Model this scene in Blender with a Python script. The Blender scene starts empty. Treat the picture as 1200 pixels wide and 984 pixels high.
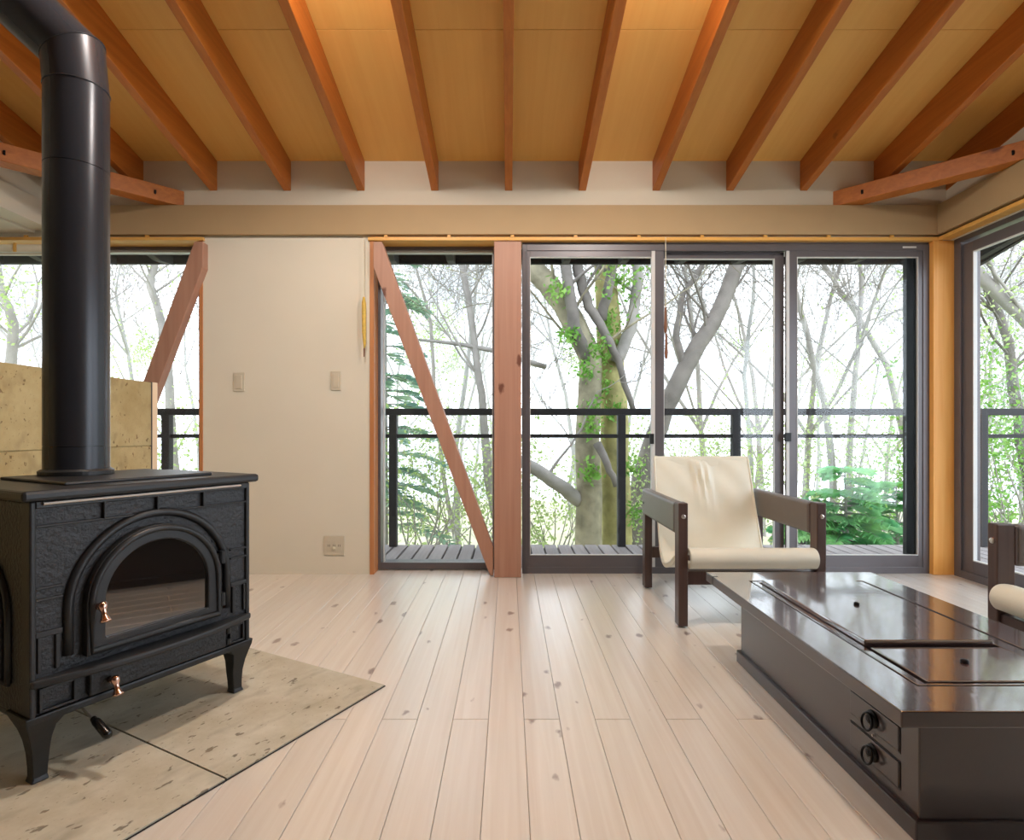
import bpy, bmesh, math, random
from mathutils import Vector, Matrix
R = math.radians
random.seed(7)
scene = bpy.context.scene
COL = scene.collection

# ------------------------------------------------------------------ camera
F_PX, CX, CY, EYE = 663.0, 596.0, 505.0, 0.88       # pinhole measured in the 1200 x 984 frame
cam_data = bpy.data.cameras.new('camera')
cam_data.sensor_width = 36.0
cam_data.sensor_fit = 'HORIZONTAL'
cam_data.lens = F_PX / 1200 * 36
cam_data.shift_x = (600 - CX) / 1200
cam_data.shift_y = (CY - 492) / 1200
cam_data.clip_start = 0.05
cam_data.clip_end = 800
cam = bpy.data.objects.new('camera', cam_data)
cam.location = (0, 0, EYE)
cam.rotation_euler = (R(90), 0, 0)
COL.objects.link(cam)
scene.camera = cam

# ------------------------------------------------------------------ view, world
vs = scene.view_settings
vs.view_transform = 'Standard'
vs.look = 'None'
vs.gamma = 1.0
vs.use_curve_mapping = False
vs.exposure = 0.86
SKY = 4.0
FILL_POWER = 30.0  # power of the added fill lamps

world = bpy.data.worlds.new('overcast_sky')
scene.world = world
world.use_nodes = True
wn = world.node_tree
wn.nodes.clear()
w_out = wn.nodes.new('ShaderNodeOutputWorld')
w_bg = wn.nodes.new('ShaderNodeBackground')
w_co = wn.nodes.new('ShaderNodeTexCoord')
w_no = wn.nodes.new('ShaderNodeTexNoise')
w_no.inputs['Scale'].default_value = 3.0
w_no.inputs['Detail'].default_value = 5.0
w_rp = wn.nodes.new('ShaderNodeValToRGB')
w_rp.color_ramp.elements[0].position = 0.35
w_rp.color_ramp.elements[0].color = (0.17, 0.19, 0.215, 1)
w_rp.color_ramp.elements[1].position = 0.66
w_rp.color_ramp.elements[1].color = (0.92, 0.95, 1.0, 1)
wn.links.new(w_co.outputs['Generated'], w_no.inputs['Vector'])
wn.links.new(w_no.outputs['Fac'], w_rp.inputs['Fac'])
wn.links.new(w_rp.outputs['Color'], w_bg.inputs['Color'])
wn.links.new(w_bg.outputs['Background'], w_out.inputs['Surface'])
w_bg.inputs['Strength'].default_value = SKY


def sx(px, d):
    return (px - CX) / F_PX * d


def sz(py, d):
    return EYE - (py - CY) / F_PX * d


# ------------------------------------------------------------------ materials
def new_mat(name):
    m = bpy.data.materials.new(name)
    m.use_nodes = True
    nt = m.node_tree
    b = nt.nodes.get('Principled BSDF')
    return m, nt, b


def lin(c):
    return tuple(((v / 255) / 12.92 if v / 255 <= 0.04045 else ((v / 255 + 0.055) / 1.055) ** 2.4) for v in c) + (1,)


def mat_plain(name, rgb, rough=0.5, metal=0.0, noise=0.06, nscale=8.0, bump=0.0, bscale=60.0, spec=0.5, coat=0.0):
    m, nt, b = new_mat(name)
    b.inputs['Roughness'].default_value = rough
    b.inputs['Metallic'].default_value = metal
    b.inputs['Specular IOR Level'].default_value = spec
    b.inputs['Coat Weight'].default_value = coat
    b.inputs['Coat Roughness'].default_value = 0.08
    co = nt.nodes.new('ShaderNodeTexCoord')
    n = nt.nodes.new('ShaderNodeTexNoise')
    n.inputs['Scale'].default_value = nscale
    n.inputs['Detail'].default_value = 4
    nt.links.new(co.outputs['Object'], n.inputs['Vector'])
    r = nt.nodes.new('ShaderNodeValToRGB')
    c = lin(rgb)
    r.color_ramp.elements[0].position = 0.3
    r.color_ramp.elements[1].position = 0.7
    r.color_ramp.elements[0].color = tuple(v * (1 - noise) for v in c[:3]) + (1,)
    r.color_ramp.elements[1].color = tuple(min(1, v * (1 + noise)) for v in c[:3]) + (1,)
    nt.links.new(n.outputs['Fac'], r.inputs['Fac'])
    nt.links.new(r.outputs['Color'], b.inputs['Base Color'])
    if bump > 0:
        n2 = nt.nodes.new('ShaderNodeTexNoise')
        n2.inputs['Scale'].default_value = bscale
        n2.inputs['Detail'].default_value = 3
        nt.links.new(co.outputs['Object'], n2.inputs['Vector'])
        bp = nt.nodes.new('ShaderNodeBump')
        bp.inputs['Strength'].default_value = bump
        bp.inputs['Distance'].default_value = 0.004
        nt.links.new(n2.outputs['Fac'], bp.inputs['Height'])
        nt.links.new(bp.outputs['Normal'], b.inputs['Normal'])
    return m


def mat_wood(name, light, dark, axis='y', rough=0.45, grain=34.0, along=1.6, contrast=0.5, knots=0.0,
             knot_rgb=(96, 52, 34), vary=0.12, coat=0.0, spec=0.5, rings=0.0, flat=None, bump=0.12):
    m, nt, b = new_mat(name)
    N, L = nt.nodes, nt.links
    b.inputs['Roughness'].default_value = rough
    b.inputs['Specular IOR Level'].default_value = spec
    b.inputs['Coat Weight'].default_value = coat
    b.inputs['Coat Roughness'].default_value = 0.12
    co = N.new('ShaderNodeTexCoord')
    info = N.new('ShaderNodeObjectInfo')
    mul = N.new('ShaderNodeMath'); mul.operation = 'MULTIPLY'; mul.inputs[1].default_value = 37.0
    L.new(info.outputs['Random'], mul.inputs[0])
    cmb = N.new('ShaderNodeCombineXYZ')
    for k in range(3):
        L.new(mul.outputs[0], cmb.inputs[k])
    add = N.new('ShaderNodeVectorMath'); add.operation = 'ADD'
    L.new(co.outputs['Object'], add.inputs[0]); L.new(cmb.outputs[0], add.inputs[1])
    sc = [grain] * 3
    sc['xyz'.index(axis)] = along
    mp = N.new('ShaderNodeVectorMath'); mp.operation = 'MULTIPLY'
    mp.inputs[1].default_value = sc
    L.new(add.outputs[0], mp.inputs[0])
    n1 = N.new('ShaderNodeTexNoise')
    n1.inputs['Scale'].default_value = 1.0
    n1.inputs['Detail'].default_value = 5
    n1.inputs['Distortion'].default_value = 0.6
    L.new(mp.outputs[0], n1.inputs['Vector'])
    src = n1.outputs['Fac']
    if rings > 0:
        sc2 = [rings] * 3
        sc2['xyz'.index(axis)] = rings * 0.12
        mp2 = N.new('ShaderNodeVectorMath'); mp2.operation = 'MULTIPLY'; mp2.inputs[1].default_value = sc2
        L.new(add.outputs[0], mp2.inputs[0])
        wv = N.new('ShaderNodeTexWave'); wv.wave_type = 'RINGS'
        wv.inputs['Scale'].default_value = 1.0
        wv.inputs['Distortion'].default_value = 5.0
        wv.inputs['Detail'].default_value = 3
        wv.inputs['Detail Scale'].default_value = 0.8
        L.new(mp2.outputs[0], wv.inputs['Vector'])
        mx = N.new('ShaderNodeMix'); mx.data_type = 'FLOAT'
        mx.inputs[0].default_value = 0.5
        L.new(n1.outputs['Fac'], mx.inputs[2]); L.new(wv.outputs['Fac'], mx.inputs[3])
        src = mx.outputs[0]
    rp = N.new('ShaderNodeValToRGB')
    rp.color_ramp.elements[0].position = 0.5 - 0.5 * contrast
    rp.color_ramp.elements[1].position = 0.5 + 0.35 * contrast
    rp.color_ramp.elements[0].color = lin(dark)
    rp.color_ramp.elements[1].color = lin(light)
    L.new(src, rp.inputs['Fac'])
    hs = N.new('ShaderNodeHueSaturation')
    mr = N.new('ShaderNodeMapRange')
    mr.inputs['To Min'].default_value = 1 - vary
    mr.inputs['To Max'].default_value = 1 + vary * 0.6
    L.new(info.outputs['Random'], mr.inputs['Value'])
    L.new(mr.outputs[0], hs.inputs['Value'])
    L.new(rp.outputs['Color'], hs.inputs['Color'])
    col = hs.outputs['Color']
    if knots > 0:
        ks = [knots] * 3
        ks['xyz'.index(axis)] = knots * 0.55
        if flat:
            ks['xyz'.index(flat)] = 0.0
        mk = N.new('ShaderNodeVectorMath'); mk.operation = 'MULTIPLY'; mk.inputs[1].default_value = ks
        L.new(add.outputs[0], mk.inputs[0])
        wn_ = N.new('ShaderNodeTexNoise'); wn_.inputs['Scale'].default_value = 4.0
        L.new(mk.outputs[0], wn_.inputs['Vector'])
        wmul = N.new('ShaderNodeVectorMath'); wmul.operation = 'MULTIPLY_ADD'
        wmul.inputs[1].default_value = (0.3, 0.3, 0.3)
        L.new(wn_.outputs['Color'], wmul.inputs[0]); L.new(mk.outputs[0], wmul.inputs[2])
        vo = N.new('ShaderNodeTexVoronoi'); vo.inputs['Scale'].default_value = 1.0
        L.new(wmul.outputs[0], vo.inputs['Vector'])
        # each cell gets its own knot size; many cells get none
        sep = N.new('ShaderNodeSeparateColor')
        L.new(vo.outputs['Color'], sep.inputs[0])
        sz_ = N.new('ShaderNodeMapRange')
        sz_.inputs['From Min'].default_value = 0.15; sz_.inputs['From Max'].default_value = 1.0
        sz_.inputs['To Min'].default_value = 0.0; sz_.inputs['To Max'].default_value = 0.2
        L.new(sep.outputs[0], sz_.inputs['Value'])
        sub = N.new('ShaderNodeMath'); sub.operation = 'SUBTRACT'
        L.new(sz_.outputs[0], sub.inputs[0]); L.new(vo.outputs['Distance'], sub.inputs[1])
        st = N.new('ShaderNodeMapRange')
        st.inputs['From Min'].default_value = -0.03; st.inputs['From Max'].default_value = 0.06
        st.inputs['To Max'].default_value = 0.85
        L.new(sub.outputs[0], st.inputs['Value'])
        mix = N.new('ShaderNodeMix'); mix.data_type = 'RGBA'
        L.new(st.outputs[0], mix.inputs[0])
        L.new(col, mix.inputs[6]); mix.inputs[7].default_value = lin(knot_rgb)
        col = mix.outputs[2]
    L.new(col, b.inputs['Base Color'])
    bp = N.new('ShaderNodeBump'); bp.inputs['Strength'].default_value = bump; bp.inputs['Distance'].default_value = 0.002
    L.new(src, bp.inputs['Height']); L.new(bp.outputs['Normal'], b.inputs['Normal'])
    if rings > 0:
        L.new(bp.outputs['Normal'], b.inputs['Coat Normal'])
    return m


def mat_stone(name, base, dark, light):
    m, nt, b = new_mat(name)
    N, L = nt.nodes, nt.links
    b.inputs['Roughness'].default_value = 0.8
    co = N.new('ShaderNodeTexCoord')
    info = N.new('ShaderNodeObjectInfo')
    mul = N.new('ShaderNodeMath'); mul.operation = 'MULTIPLY'; mul.inputs[1].default_value = 23.0
    L.new(info.outputs['Random'], mul.inputs[0])
    cmb = N.new('ShaderNodeCombineXYZ')
    for k in range(3):
        L.new(mul.outputs[0], cmb.inputs[k])
    add = N.new('ShaderNodeVectorMath'); add.operation = 'ADD'
    L.new(co.outputs['Object'], add.inputs[0]); L.new(cmb.outputs[0], add.inputs[1])
    n1 = N.new('ShaderNodeTexNoise'); n1.inputs['Scale'].default_value = 5; n1.inputs['Detail'].default_value = 8
    n1.inputs['Roughness'].default_value = 0.65
    L.new(add.outputs[0], n1.inputs['Vector'])
    rp = N.new('ShaderNodeValToRGB')
    rp.color_ramp.elements[0].position = 0.32; rp.color_ramp.elements[0].color = lin(base)
    rp.color_ramp.elements[1].position = 0.68; rp.color_ramp.elements[1].color = lin(light)
    L.new(n1.outputs['Fac'], rp.inputs['Fac'])
    def layer(vec, lo, hi, top):
        mk = N.new('ShaderNodeVectorMath'); mk.operation = 'MULTIPLY'; mk.inputs[1].default_value = vec
        L.new(add.outputs[0], mk.inputs[0])
        nn = N.new('ShaderNodeTexNoise'); nn.inputs['Scale'].default_value = 1.0
        nn.inputs['Detail'].default_value = 2.5; nn.inputs['Roughness'].default_value = 0.55
        L.new(mk.outputs[0], nn.inputs['Vector'])
        mr = N.new('ShaderNodeMapRange')
        mr.inputs['From Min'].default_value = lo; mr.inputs['From Max'].default_value = hi
        mr.inputs['To Max'].default_value = top
        L.new(nn.outputs['Fac'], mr.inputs['Value'])
        return mr.outputs[0]
    a1 = layer((22, 46, 34), .65, .69, .75)
    a2 = layer((60, 120, 90), .66, .74, .6)
    a3 = layer((7, 14, 10), .55, .75, .35)
    st = N.new('ShaderNodeMath'); st.operation = 'MAXIMUM'
    st2 = N.new('ShaderNodeMath'); st2.operation = 'MAXIMUM'
    L.new(a1, st2.inputs[0]); L.new(a2, st2.inputs[1])
    L.new(st2.outputs[0], st.inputs[0]); L.new(a3, st.inputs[1])
    mix = N.new('ShaderNodeMix'); mix.data_type = 'RGBA'
    L.new(st.outputs[0], mix.inputs[0]); L.new(rp.outputs['Color'], mix.inputs[6]); mix.inputs[7].default_value = lin(dark)
    L.new(mix.outputs[2], b.inputs['Base Color'])
    inv = N.new('ShaderNodeMath'); inv.operation = 'SUBTRACT'; inv.inputs[0].default_value = 1.0
    L.new(st.outputs[0], inv.inputs[1])
    bp = N.new('ShaderNodeBump'); bp.inputs['Strength'].default_value = 0.5; bp.inputs['Distance'].default_value = 0.004
    L.new(inv.outputs[0], bp.inputs['Height']); L.new(bp.outputs['Normal'], b.inputs['Normal'])
    return m


def mat_glass(name, tint=(0.93, 0.96, 0.98), gloss=0.025):
    m, nt, b = new_mat(name)
    nt.nodes.remove(b)
    out = nt.nodes['Material Output']
    t = nt.nodes.new('ShaderNodeBsdfTransparent'); t.inputs['Color'].default_value = tint + (1,)
    g = nt.nodes.new('ShaderNodeBsdfGlossy'); g.inputs['Roughness'].default_value = 0.0
    mx = nt.nodes.new('ShaderNodeMixShader'); mx.inputs[0].default_value = gloss
    nt.links.new(t.outputs[0], mx.inputs[1]); nt.links.new(g.outputs[0], mx.inputs[2])
    nt.links.new(mx.outputs[0], out.inputs['Surface'])
    return m


def mat_leaf(name, a, b_, trans=0.35):
    m, nt, b = new_mat(name)
    N, L = nt.nodes, nt.links
    b.inputs['Roughness'].default_value = 0.6
    g = N.new('ShaderNodeTexCoord')
    n = N.new('ShaderNodeTexNoise'); n.inputs['Scale'].default_value = 3.5; n.inputs['Detail'].default_value = 3
    L.new(g.outputs['Object'], n.inputs['Vector'])
    r = N.new('ShaderNodeValToRGB')
    r.color_ramp.elements[0].position = 0.35; r.color_ramp.elements[0].color = lin(a)
    r.color_ramp.elements[1].position = 0.65; r.color_ramp.elements[1].color = lin(b_)
    L.new(n.outputs['Fac'], r.inputs['Fac'])
    L.new(r.outputs['Color'], b.inputs['Base Color'])
    tr = N.new('ShaderNodeBsdfTranslucent'); L.new(r.outputs['Color'], tr.inputs['Color'])
    mx = N.new('ShaderNodeMixShader'); mx.inputs[0].default_value = trans
    L.new(b.outputs[0], mx.inputs[1]); L.new(tr.outputs[0], mx.inputs[2])
    L.new(mx.outputs[0], N['Material Output'].inputs['Surface'])
    return m


M = {}
M['paint'] = mat_plain('white_plaster_paint', (224, 217, 200), 0.85, noise=0.02, nscale=3, bump=0.05, bscale=180)
M['fascia'] = mat_plain('cream_board_paint', (180, 154, 116), 0.7, noise=0.03, nscale=4)
M['plywood'] = mat_wood('honey_plywood', (246, 196, 108), (236, 178, 90), 'y', 0.5, 26, 1.2, 0.9, vary=0.06)
M['rafter'] = mat_wood('reddish_rafter_pine', (204, 124, 50), (170, 92, 30), 'y', 0.45, 40, 1.2, 0.8, knots=7, knot_rgb=(92, 38, 14), vary=0.1, flat='x')
M['post'] = mat_wood('orange_cedar_post', (184, 142, 120), (166, 118, 98), 'z', 0.45, 36, 1.2, 0.7, knots=9, knot_rgb=(96, 46, 28), vary=0.05, flat='y')
M['post_lit'] = mat_wood('daylit_corner_post', (240, 178, 96), (224, 150, 66), 'z', 0.45, 36, 1.2, 0.7, knots=6, knot_rgb=(168, 96, 40), vary=0.03, flat='y')  # glow of window light on the corner post put into its colour
M['jamb'] = mat_wood('golden_pine_jamb', (236, 184, 100), (218, 156, 72), 'x', 0.45, 36, 1.2, 0.7, vary=0.03)
M['jamb_v'] = mat_wood('brown_pine_jamb', (206, 142, 92), (176, 108, 62), 'z', 0.5, 36, 1.2, 0.7, vary=0.03)
M['jamb_pale'] = mat_wood('pale_pine_jamb', (244, 222, 192), (232, 204, 170), 'z', 0.5, 36, 1.2, 0.7, vary=0.03)
M['floor'] = mat_wood('knotty_cedar_floor', (232, 226, 217), (213, 201, 188), 'y', 0.28, 46, 1.3, 0.75, knots=11, knot_rgb=(118, 88, 78), vary=0.06, flat='z', coat=1.0)
M['floor'].node_tree.nodes['Principled BSDF'].inputs['Coat Roughness'].default_value = 0.3
M['floor'].node_tree.nodes['Principled BSDF'].inputs['Coat IOR'].default_value = 1.7
M['subfloor'] = mat_wood('cedar_subfloor', (150, 112, 80), (120, 84, 56), 'y', 0.6)
M['alu'] = mat_plain('dark_bronze_aluminium', (102, 98, 101), 0.38, 0.3, 0.04)
M['alu_pale'] = mat_plain('pale_window_bead', (206, 206, 204), 0.5, 0.0, 0.03)
M['screen'] = mat_plain('black_screen_bar', (16, 20, 20), 0.5)
M['glass'] = mat_glass('window_glass')
M['iron'] = mat_plain('black_cast_iron', (42, 43, 46), 0.45, 0.2, 0.1, 12, 0.9, 95)
M['iron_smooth'] = mat_plain('smooth_black_iron', (43, 44, 46), 0.4, 0.3, 0.06, 12, 0.1, 140)
M['pipe'] = mat_plain('black_enamel_pipe', (46, 48, 54), 0.27, 0.3, 0.05, 4)
M['fireglass'] = mat_plain('dark_ceramic_fire_glass', (14, 12, 12), 0.03, 0.0, 0.1, 5, spec=1.0, coat=1.0)
M['fireglass'].node_tree.nodes['Principled BSDF'].inputs['Coat IOR'].default_value = 2.2
M['fireglass'].node_tree.nodes['Principled BSDF'].inputs['Coat Roughness'].default_value = 0.03
M['nickel'] = mat_plain('copper_toned_nickel', (226, 186, 168), 0.18, 1.0, 0.03)
M['bakelite'] = mat_plain('black_bakelite', (12, 12, 12), 0.25)
M['steel'] = mat_plain('brushed_steel_strip', (200, 194, 186), 0.35, 0.9, 0.05)
M['stone'] = mat_stone('oya_stone_hearth', (178, 170, 148), (100, 88, 70), (206, 202, 186))
M['stone_wall'] = mat_stone('oya_stone_wall', (165, 145, 99), (99, 73, 42), (186, 170, 127))
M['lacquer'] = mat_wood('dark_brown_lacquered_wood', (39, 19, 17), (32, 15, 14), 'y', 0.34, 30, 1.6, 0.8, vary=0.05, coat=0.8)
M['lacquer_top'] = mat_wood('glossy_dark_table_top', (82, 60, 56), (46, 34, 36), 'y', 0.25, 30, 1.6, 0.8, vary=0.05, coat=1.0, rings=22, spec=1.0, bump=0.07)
for n_m in ('lacquer_top', 'lacquer'):
    b_ = M[n_m].node_tree.nodes['Principled BSDF']
    b_.inputs['Coat IOR'].default_value = 3.4 if n_m == 'lacquer_top' else 1.5
    b_.inputs['Coat Roughness'].default_value = 0.07 if n_m == 'lacquer_top' else 0.2
M['lacquer_dark'] = mat_plain('black_groove_lacquer', (26, 20, 20), 0.5)
M['iron_pull'] = mat_plain('black_iron_pull', (26, 24, 24), 0.4, 0.6, 0.1)
M['chairwood'] = mat_wood('dark_walnut_chair_wood', (88, 68, 62), (66, 48, 44), 'z', 0.4, 40, 2.0, 0.8, vary=0.03)
M['rear_dark'] = mat_wood('darkened_rear_wall', (92, 66, 50), (66, 46, 34), 'z', 0.5, 20, 1.0, 0.8)  # made-up dark tone for the unseen rear wall, keeps reflections dim
M['armleather'] = mat_plain('dark_taupe_leather', (104, 94, 88), 0.36, 0.0, 0.06, 10, 0.25, 260)
M['cream'] = mat_plain('cream_leather', (230, 227, 210), 0.38, 0.0, 0.03, 7, 0.15, 220)
M['plastic'] = mat_plain('ivory_plastic', (206, 196, 176), 0.4, 0.0, 0.02)
M['cord'] = mat_plain('ivory_cord', (224, 214, 190), 0.7)
M['tassel'] = mat_plain('yellow_cord_bundle', (214, 178, 84), 0.7, noise=0.15, nscale=60)
M['pull_wood'] = mat_plain('brown_wood_pull', (128, 84, 58), 0.5)
M['bolt'] = mat_plain('bright_bolt_head', (214, 206, 198), 0.3, 0.9)
M['deck'] = mat_wood('weathered_grey_decking', (169, 162, 161), (138, 129, 129), 'y', 0.8, 40, 1.5, 0.8, vary=0.14)
M['eave'] = mat_wood('dark_stained_eave', (62, 58, 58), (44, 42, 44), 'y', 0.8, 20, 1.5, 0.8, vary=0.1)
M['railing'] = mat_plain('dark_grey_railing', (51, 49, 51), 0.6, 0.2, 0.05)
M['bark'] = mat_plain('pale_grey_bark', (154, 148, 142), 0.9, noise=0.25, nscale=4, bump=0.8, bscale=26)
M['bark_far'] = mat_plain('hazed_bark', (169, 167, 164), 0.9, noise=0.2, nscale=2)  # distance haze put into the paler bark of far trees
M['bark_dark'] = mat_plain('grey_brown_bark', (120, 113, 107), 0.9, noise=0.3, nscale=5, bump=0.8, bscale=22)
M['bark_moss2'] = mat_plain('lichened_bark', (146, 138, 115), 0.9, noise=0.4, nscale=6, bump=1.0, bscale=24)
M['bark_moss'] = mat_plain('mossy_bark', (165, 157, 105), 0.9, noise=0.35, nscale=6, bump=0.8, bscale=22)
M['ivy'] = mat_leaf('ivy_green', (96, 155, 52), (147, 188, 91))
M['spring'] = mat_leaf('spring_green', (158, 187, 106), (194, 208, 146))
M['fir'] = mat_leaf('fir_green', (105, 183, 129), (173, 221, 150), 0.35)
M['pine'] = mat_leaf('blue_green_conifer', (119, 157, 145), (181, 204, 166), 0.3)
M['grass'] = mat_plain('pale_meadow_slope', (181, 179, 144), 0.95, noise=0.16, nscale=0.8)
M['fill_lampshade'] = mat_plain('fill_lamp_metal', (60, 56, 52), 0.4, 0.6)


# ------------------------------------------------------------------ mesh helpers
class MB:
    def __init__(self):
        self.v, self.f = [], []

    def add(self, vs_, fs_):
        o = len(self.v)
        self.v += [tuple(p) for p in vs_]
        self.f += [tuple(i + o for i in q) for q in fs_]
        return self

    def box(self, x0, x1, y0, y1, z0, z1, mat=None):
        p = [Vector((x, y, z)) for z in (z0, z1) for y in (y0, y1) for x in (x0, x1)]
        if mat:
            p = [mat @ q for q in p]
        return self.add(p, [(0, 2, 3, 1), (4, 5, 7, 6), (0, 1, 5, 4), (2, 6, 7, 3), (0, 4, 6, 2), (1, 3, 7, 5)])

    def prism(self, pts, axis, a, b):
        """polygon pts (2-d) extruded along axis from a to b"""
        n = len(pts)
        def mk(p, t):
            if axis == 'x': return (t, p[0], p[1])
            if axis == 'y': return (p[0], t, p[1])
            return (p[0], p[1], t)
        vs_ = [mk(p, a) for p in pts] + [mk(p, b) for p in pts]
        fs_ = [tuple(range(n))[::-1], tuple(range(n, 2 * n))]
        fs_ += [(i, (i + 1) % n, n + (i + 1) % n, n + i) for i in range(n)]
        return self.add(vs_, fs_)

    def tube(self, pts, rad, n=10, cap=True, closed=False):
        pts = [Vector(p) for p in pts]
        if not hasattr(rad, '__len__'):
            rad = [rad] * len(pts)
        k = len(pts)
        tang = []
        for i in range(k):
            if closed:
                t = pts[(i + 1) % k] - pts[i - 1]
            else:
                t = pts[min(i + 1, k - 1)] - pts[max(i - 1, 0)]
            tang.append(t.normalized())
        ref = Vector((0, 0, 1)) if abs(tang[0].z) < 0.9 else Vector((1, 0, 0))
        a = tang[0].cross(ref).normalized()
        vs_ = []
        for i in range(k):
            a = (a - tang[i] * a.dot(tang[i])).normalized()
            bb = tang[i].cross(a)
            for j in range(n):
                an = 2 * math.pi * j / n
                vs_.append(pts[i] + (a * math.cos(an) + bb * math.sin(an)) * rad[i])
        fs_ = []
        for i in range(k if closed else k - 1):
            for j in range(n):
                i2 = (i + 1) % k
                fs_.append((i * n + j, i * n + (j + 1) % n, i2 * n + (j + 1) % n, i2 * n + j))
        if cap and not closed:
            fs_.append(tuple(range(n))[::-1])
            fs_.append(tuple(range((k - 1) * n, k * n)))
        return self.add(vs_, fs_)

    def lathe(self, prof, n=20, mat=None):
        """profile [(r, z)] about z"""
        vs_, fs_ = [], []
        for r, z in prof:
            for j in range(n):
                an = 2 * math.pi * j / n
                q = Vector((r * math.cos(an), r * math.sin(an), z))
                vs_.append(mat @ q if mat else q)
        for i in range(len(prof) - 1):
            for j in range(n):
                fs_.append((i * n + j, i * n + (j + 1) % n, (i + 1) * n + (j + 1) % n, (i + 1) * n + j))
        fs_.append(tuple(range(n))[::-1])
        fs_.append(tuple(range((len(prof) - 1) * n, len(prof) * n)))
        return self.add(vs_, fs_)

    def mesh(self, name, mat=None, smooth=False):
        me = bpy.data.meshes.new(name)
        me.from_pydata(self.v, [], self.f)
        me.validate()
        if mat:
            me.materials.append(M[mat] if isinstance(mat, str) else mat)
        if smooth:
            for p in me.polygons:
                p.use_smooth = True
        return me

    def build(self, name, mat, parent=None, bevel=0.0, smooth=False, loc=None, seg=2, fix=False):
        me = self.mesh(name, mat, smooth)
        if fix:
            bm = bmesh.new(); bm.from_mesh(me)
            bmesh.ops.recalc_face_normals(bm, faces=bm.faces)
            bm.to_mesh(me); bm.free()
        return link(name, me, parent, bevel, loc, seg, smooth)


def link(name, me, parent=None, bevel=0.0, loc=None, seg=2, smooth=False):
    o = bpy.data.objects.new(name, me)
    COL.objects.link(o)
    if parent:
        o.parent = parent
    if loc:
        o.location = loc
    if bevel > 0:
        b = o.modifiers.new('bevel', 'BEVEL')
        b.width = bevel
        b.segments = seg
        b.limit_method = 'ANGLE'
        b.angle_limit = R(35)
    return o


def box(name, mat, parent, x0, x1, y0, y1, z0, z1, bevel=0.0, seg=2):
    return MB().box(x0, x1, y0, y1, z0, z1).build(name, mat, parent, bevel, seg=seg)


def tag(o, label=None, cat=None, group=None, kind=None):
    if label: o['label'] = label
    if cat: o['category'] = cat
    if group: o['group'] = group
    if kind: o['kind'] = kind
    return o


def thing(name, label, cat, loc=(0, 0, 0), rz=0.0, group=None):
    o = bpy.data.objects.new(name, None)
    o.empty_display_size = 0.1
    COL.objects.link(o)
    o.location = loc
    o.rotation_euler = (0, 0, rz)
    return tag(o, label, cat, group)


def struct(o, label, cat):
    return tag(o, label, cat, kind='structure')


def copy_tree(o, parent=None):
    c = o.copy()
    COL.objects.link(c)
    c.parent = parent
    for ch in list(o.children):
        copy_tree(ch, c)
    return c


# ================================================================== SETTING
YW = 3.49           # inner face of the back wall
SLOPE = 0.21
ZC0 = 2.545         # ceiling height at the back wall
XR = 2.70           # inner face of the right wall
YB = -2.6           # wall behind the camera
XL = -2.90          # beam line on the left; a low bay lies beyond it


def zc(y):
    return ZC0 + SLOPE * (YW - y)


# floor -------------------------------------------------------------
floor = box('floor', 'subfloor', None, -4.3, 2.86, YB - .1, 3.72, -0.10, -0.014)
struct(floor, 'pale knotty cedar plank floor of the room', 'floor')
BW, PITCH, X0 = 0.1073, 0.1085, 0.047
board_mesh = {}


def board(k, y0, y1):
    ln = round(y1 - y0 - 0.0015, 3)
    if ln not in board_mesh:
        board_mesh[ln] = MB().box(-BW / 2, BW / 2, 0, ln, -0.0135, 0).mesh('floor_board', 'floor')
    o = link('floor_board', board_mesh[ln], floor, 0.0012, (X0 + (k + .5) * PITCH, y0, 0), 1)


for k in range(-28, 25):
    cuts = [0.0, 1.73, 3.64] if k % 2 == 0 else [0.0, 0.82, 3.64]
    for a, b in zip(cuts, cuts[1:]):
        if X0 + (k + .5) * PITCH < -1.9 and b < 2.7:
            continue
        board(k, a, b)
tag(MB().box(-4.3, 2.8, YB, -0.002, -.0135, -.0008).build('rear_boarding', 'floor', floor))
tag(MB().box(-4.3, X0 - 28 * PITCH - .002, 0, 3.56, -.0135, -.0008).build('bay_boarding', 'floor', floor))

# back wall ----------------------------------------------------------
wall_back = MB().box(-4.3, 2.86, YW, 3.70, 2.068, ZC0 + .02).box(sx(238.5, YW), sx(437, YW), YW - .01, 3.70, 0, 2.068) \
    .build('wall_back', 'paint')
struct(wall_back, 'white painted window wall with a broad plain panel', 'wall')
YP = 3.40
box('post', 'post', wall_back, sx(579, YP), sx(611, YP), YP, 3.575, 0, 2.02, 0.004)
box('post', 'post', wall_back, sx(64, YP), sx(96, YP), YP, 3.575, 0, 2.02, 0.004)
# diagonal timber braces in the plane of the posts
YBR = 3.42


def brace(pts):
    q = [(sx(x, YBR), sz(y, YBR)) for x, y in pts]
    MB().prism(q, 'y', YBR, YBR + .065).build('diagonal_brace', 'post', wall_back, 0.003, fix=True)


brace([(437.5, 283), (447.5, 283), (577.5, 640), (578, 674), (574, 674), (437.5, 313)])
brace([(237.5, 283), (227.5, 283), (97.5, 640), (97, 674), (101, 674), (237.5, 313)])
box('jamb', 'jamb_v', wall_back, sx(434, YW), sx(439, YW), YW - .016, 3.62, 0, 2.047, 0.001)
box('jamb', 'jamb_v', wall_back, sx(235, YW), sx(239, YW), YW - .016, 3.62, 0, 2.047, 0.001)

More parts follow.
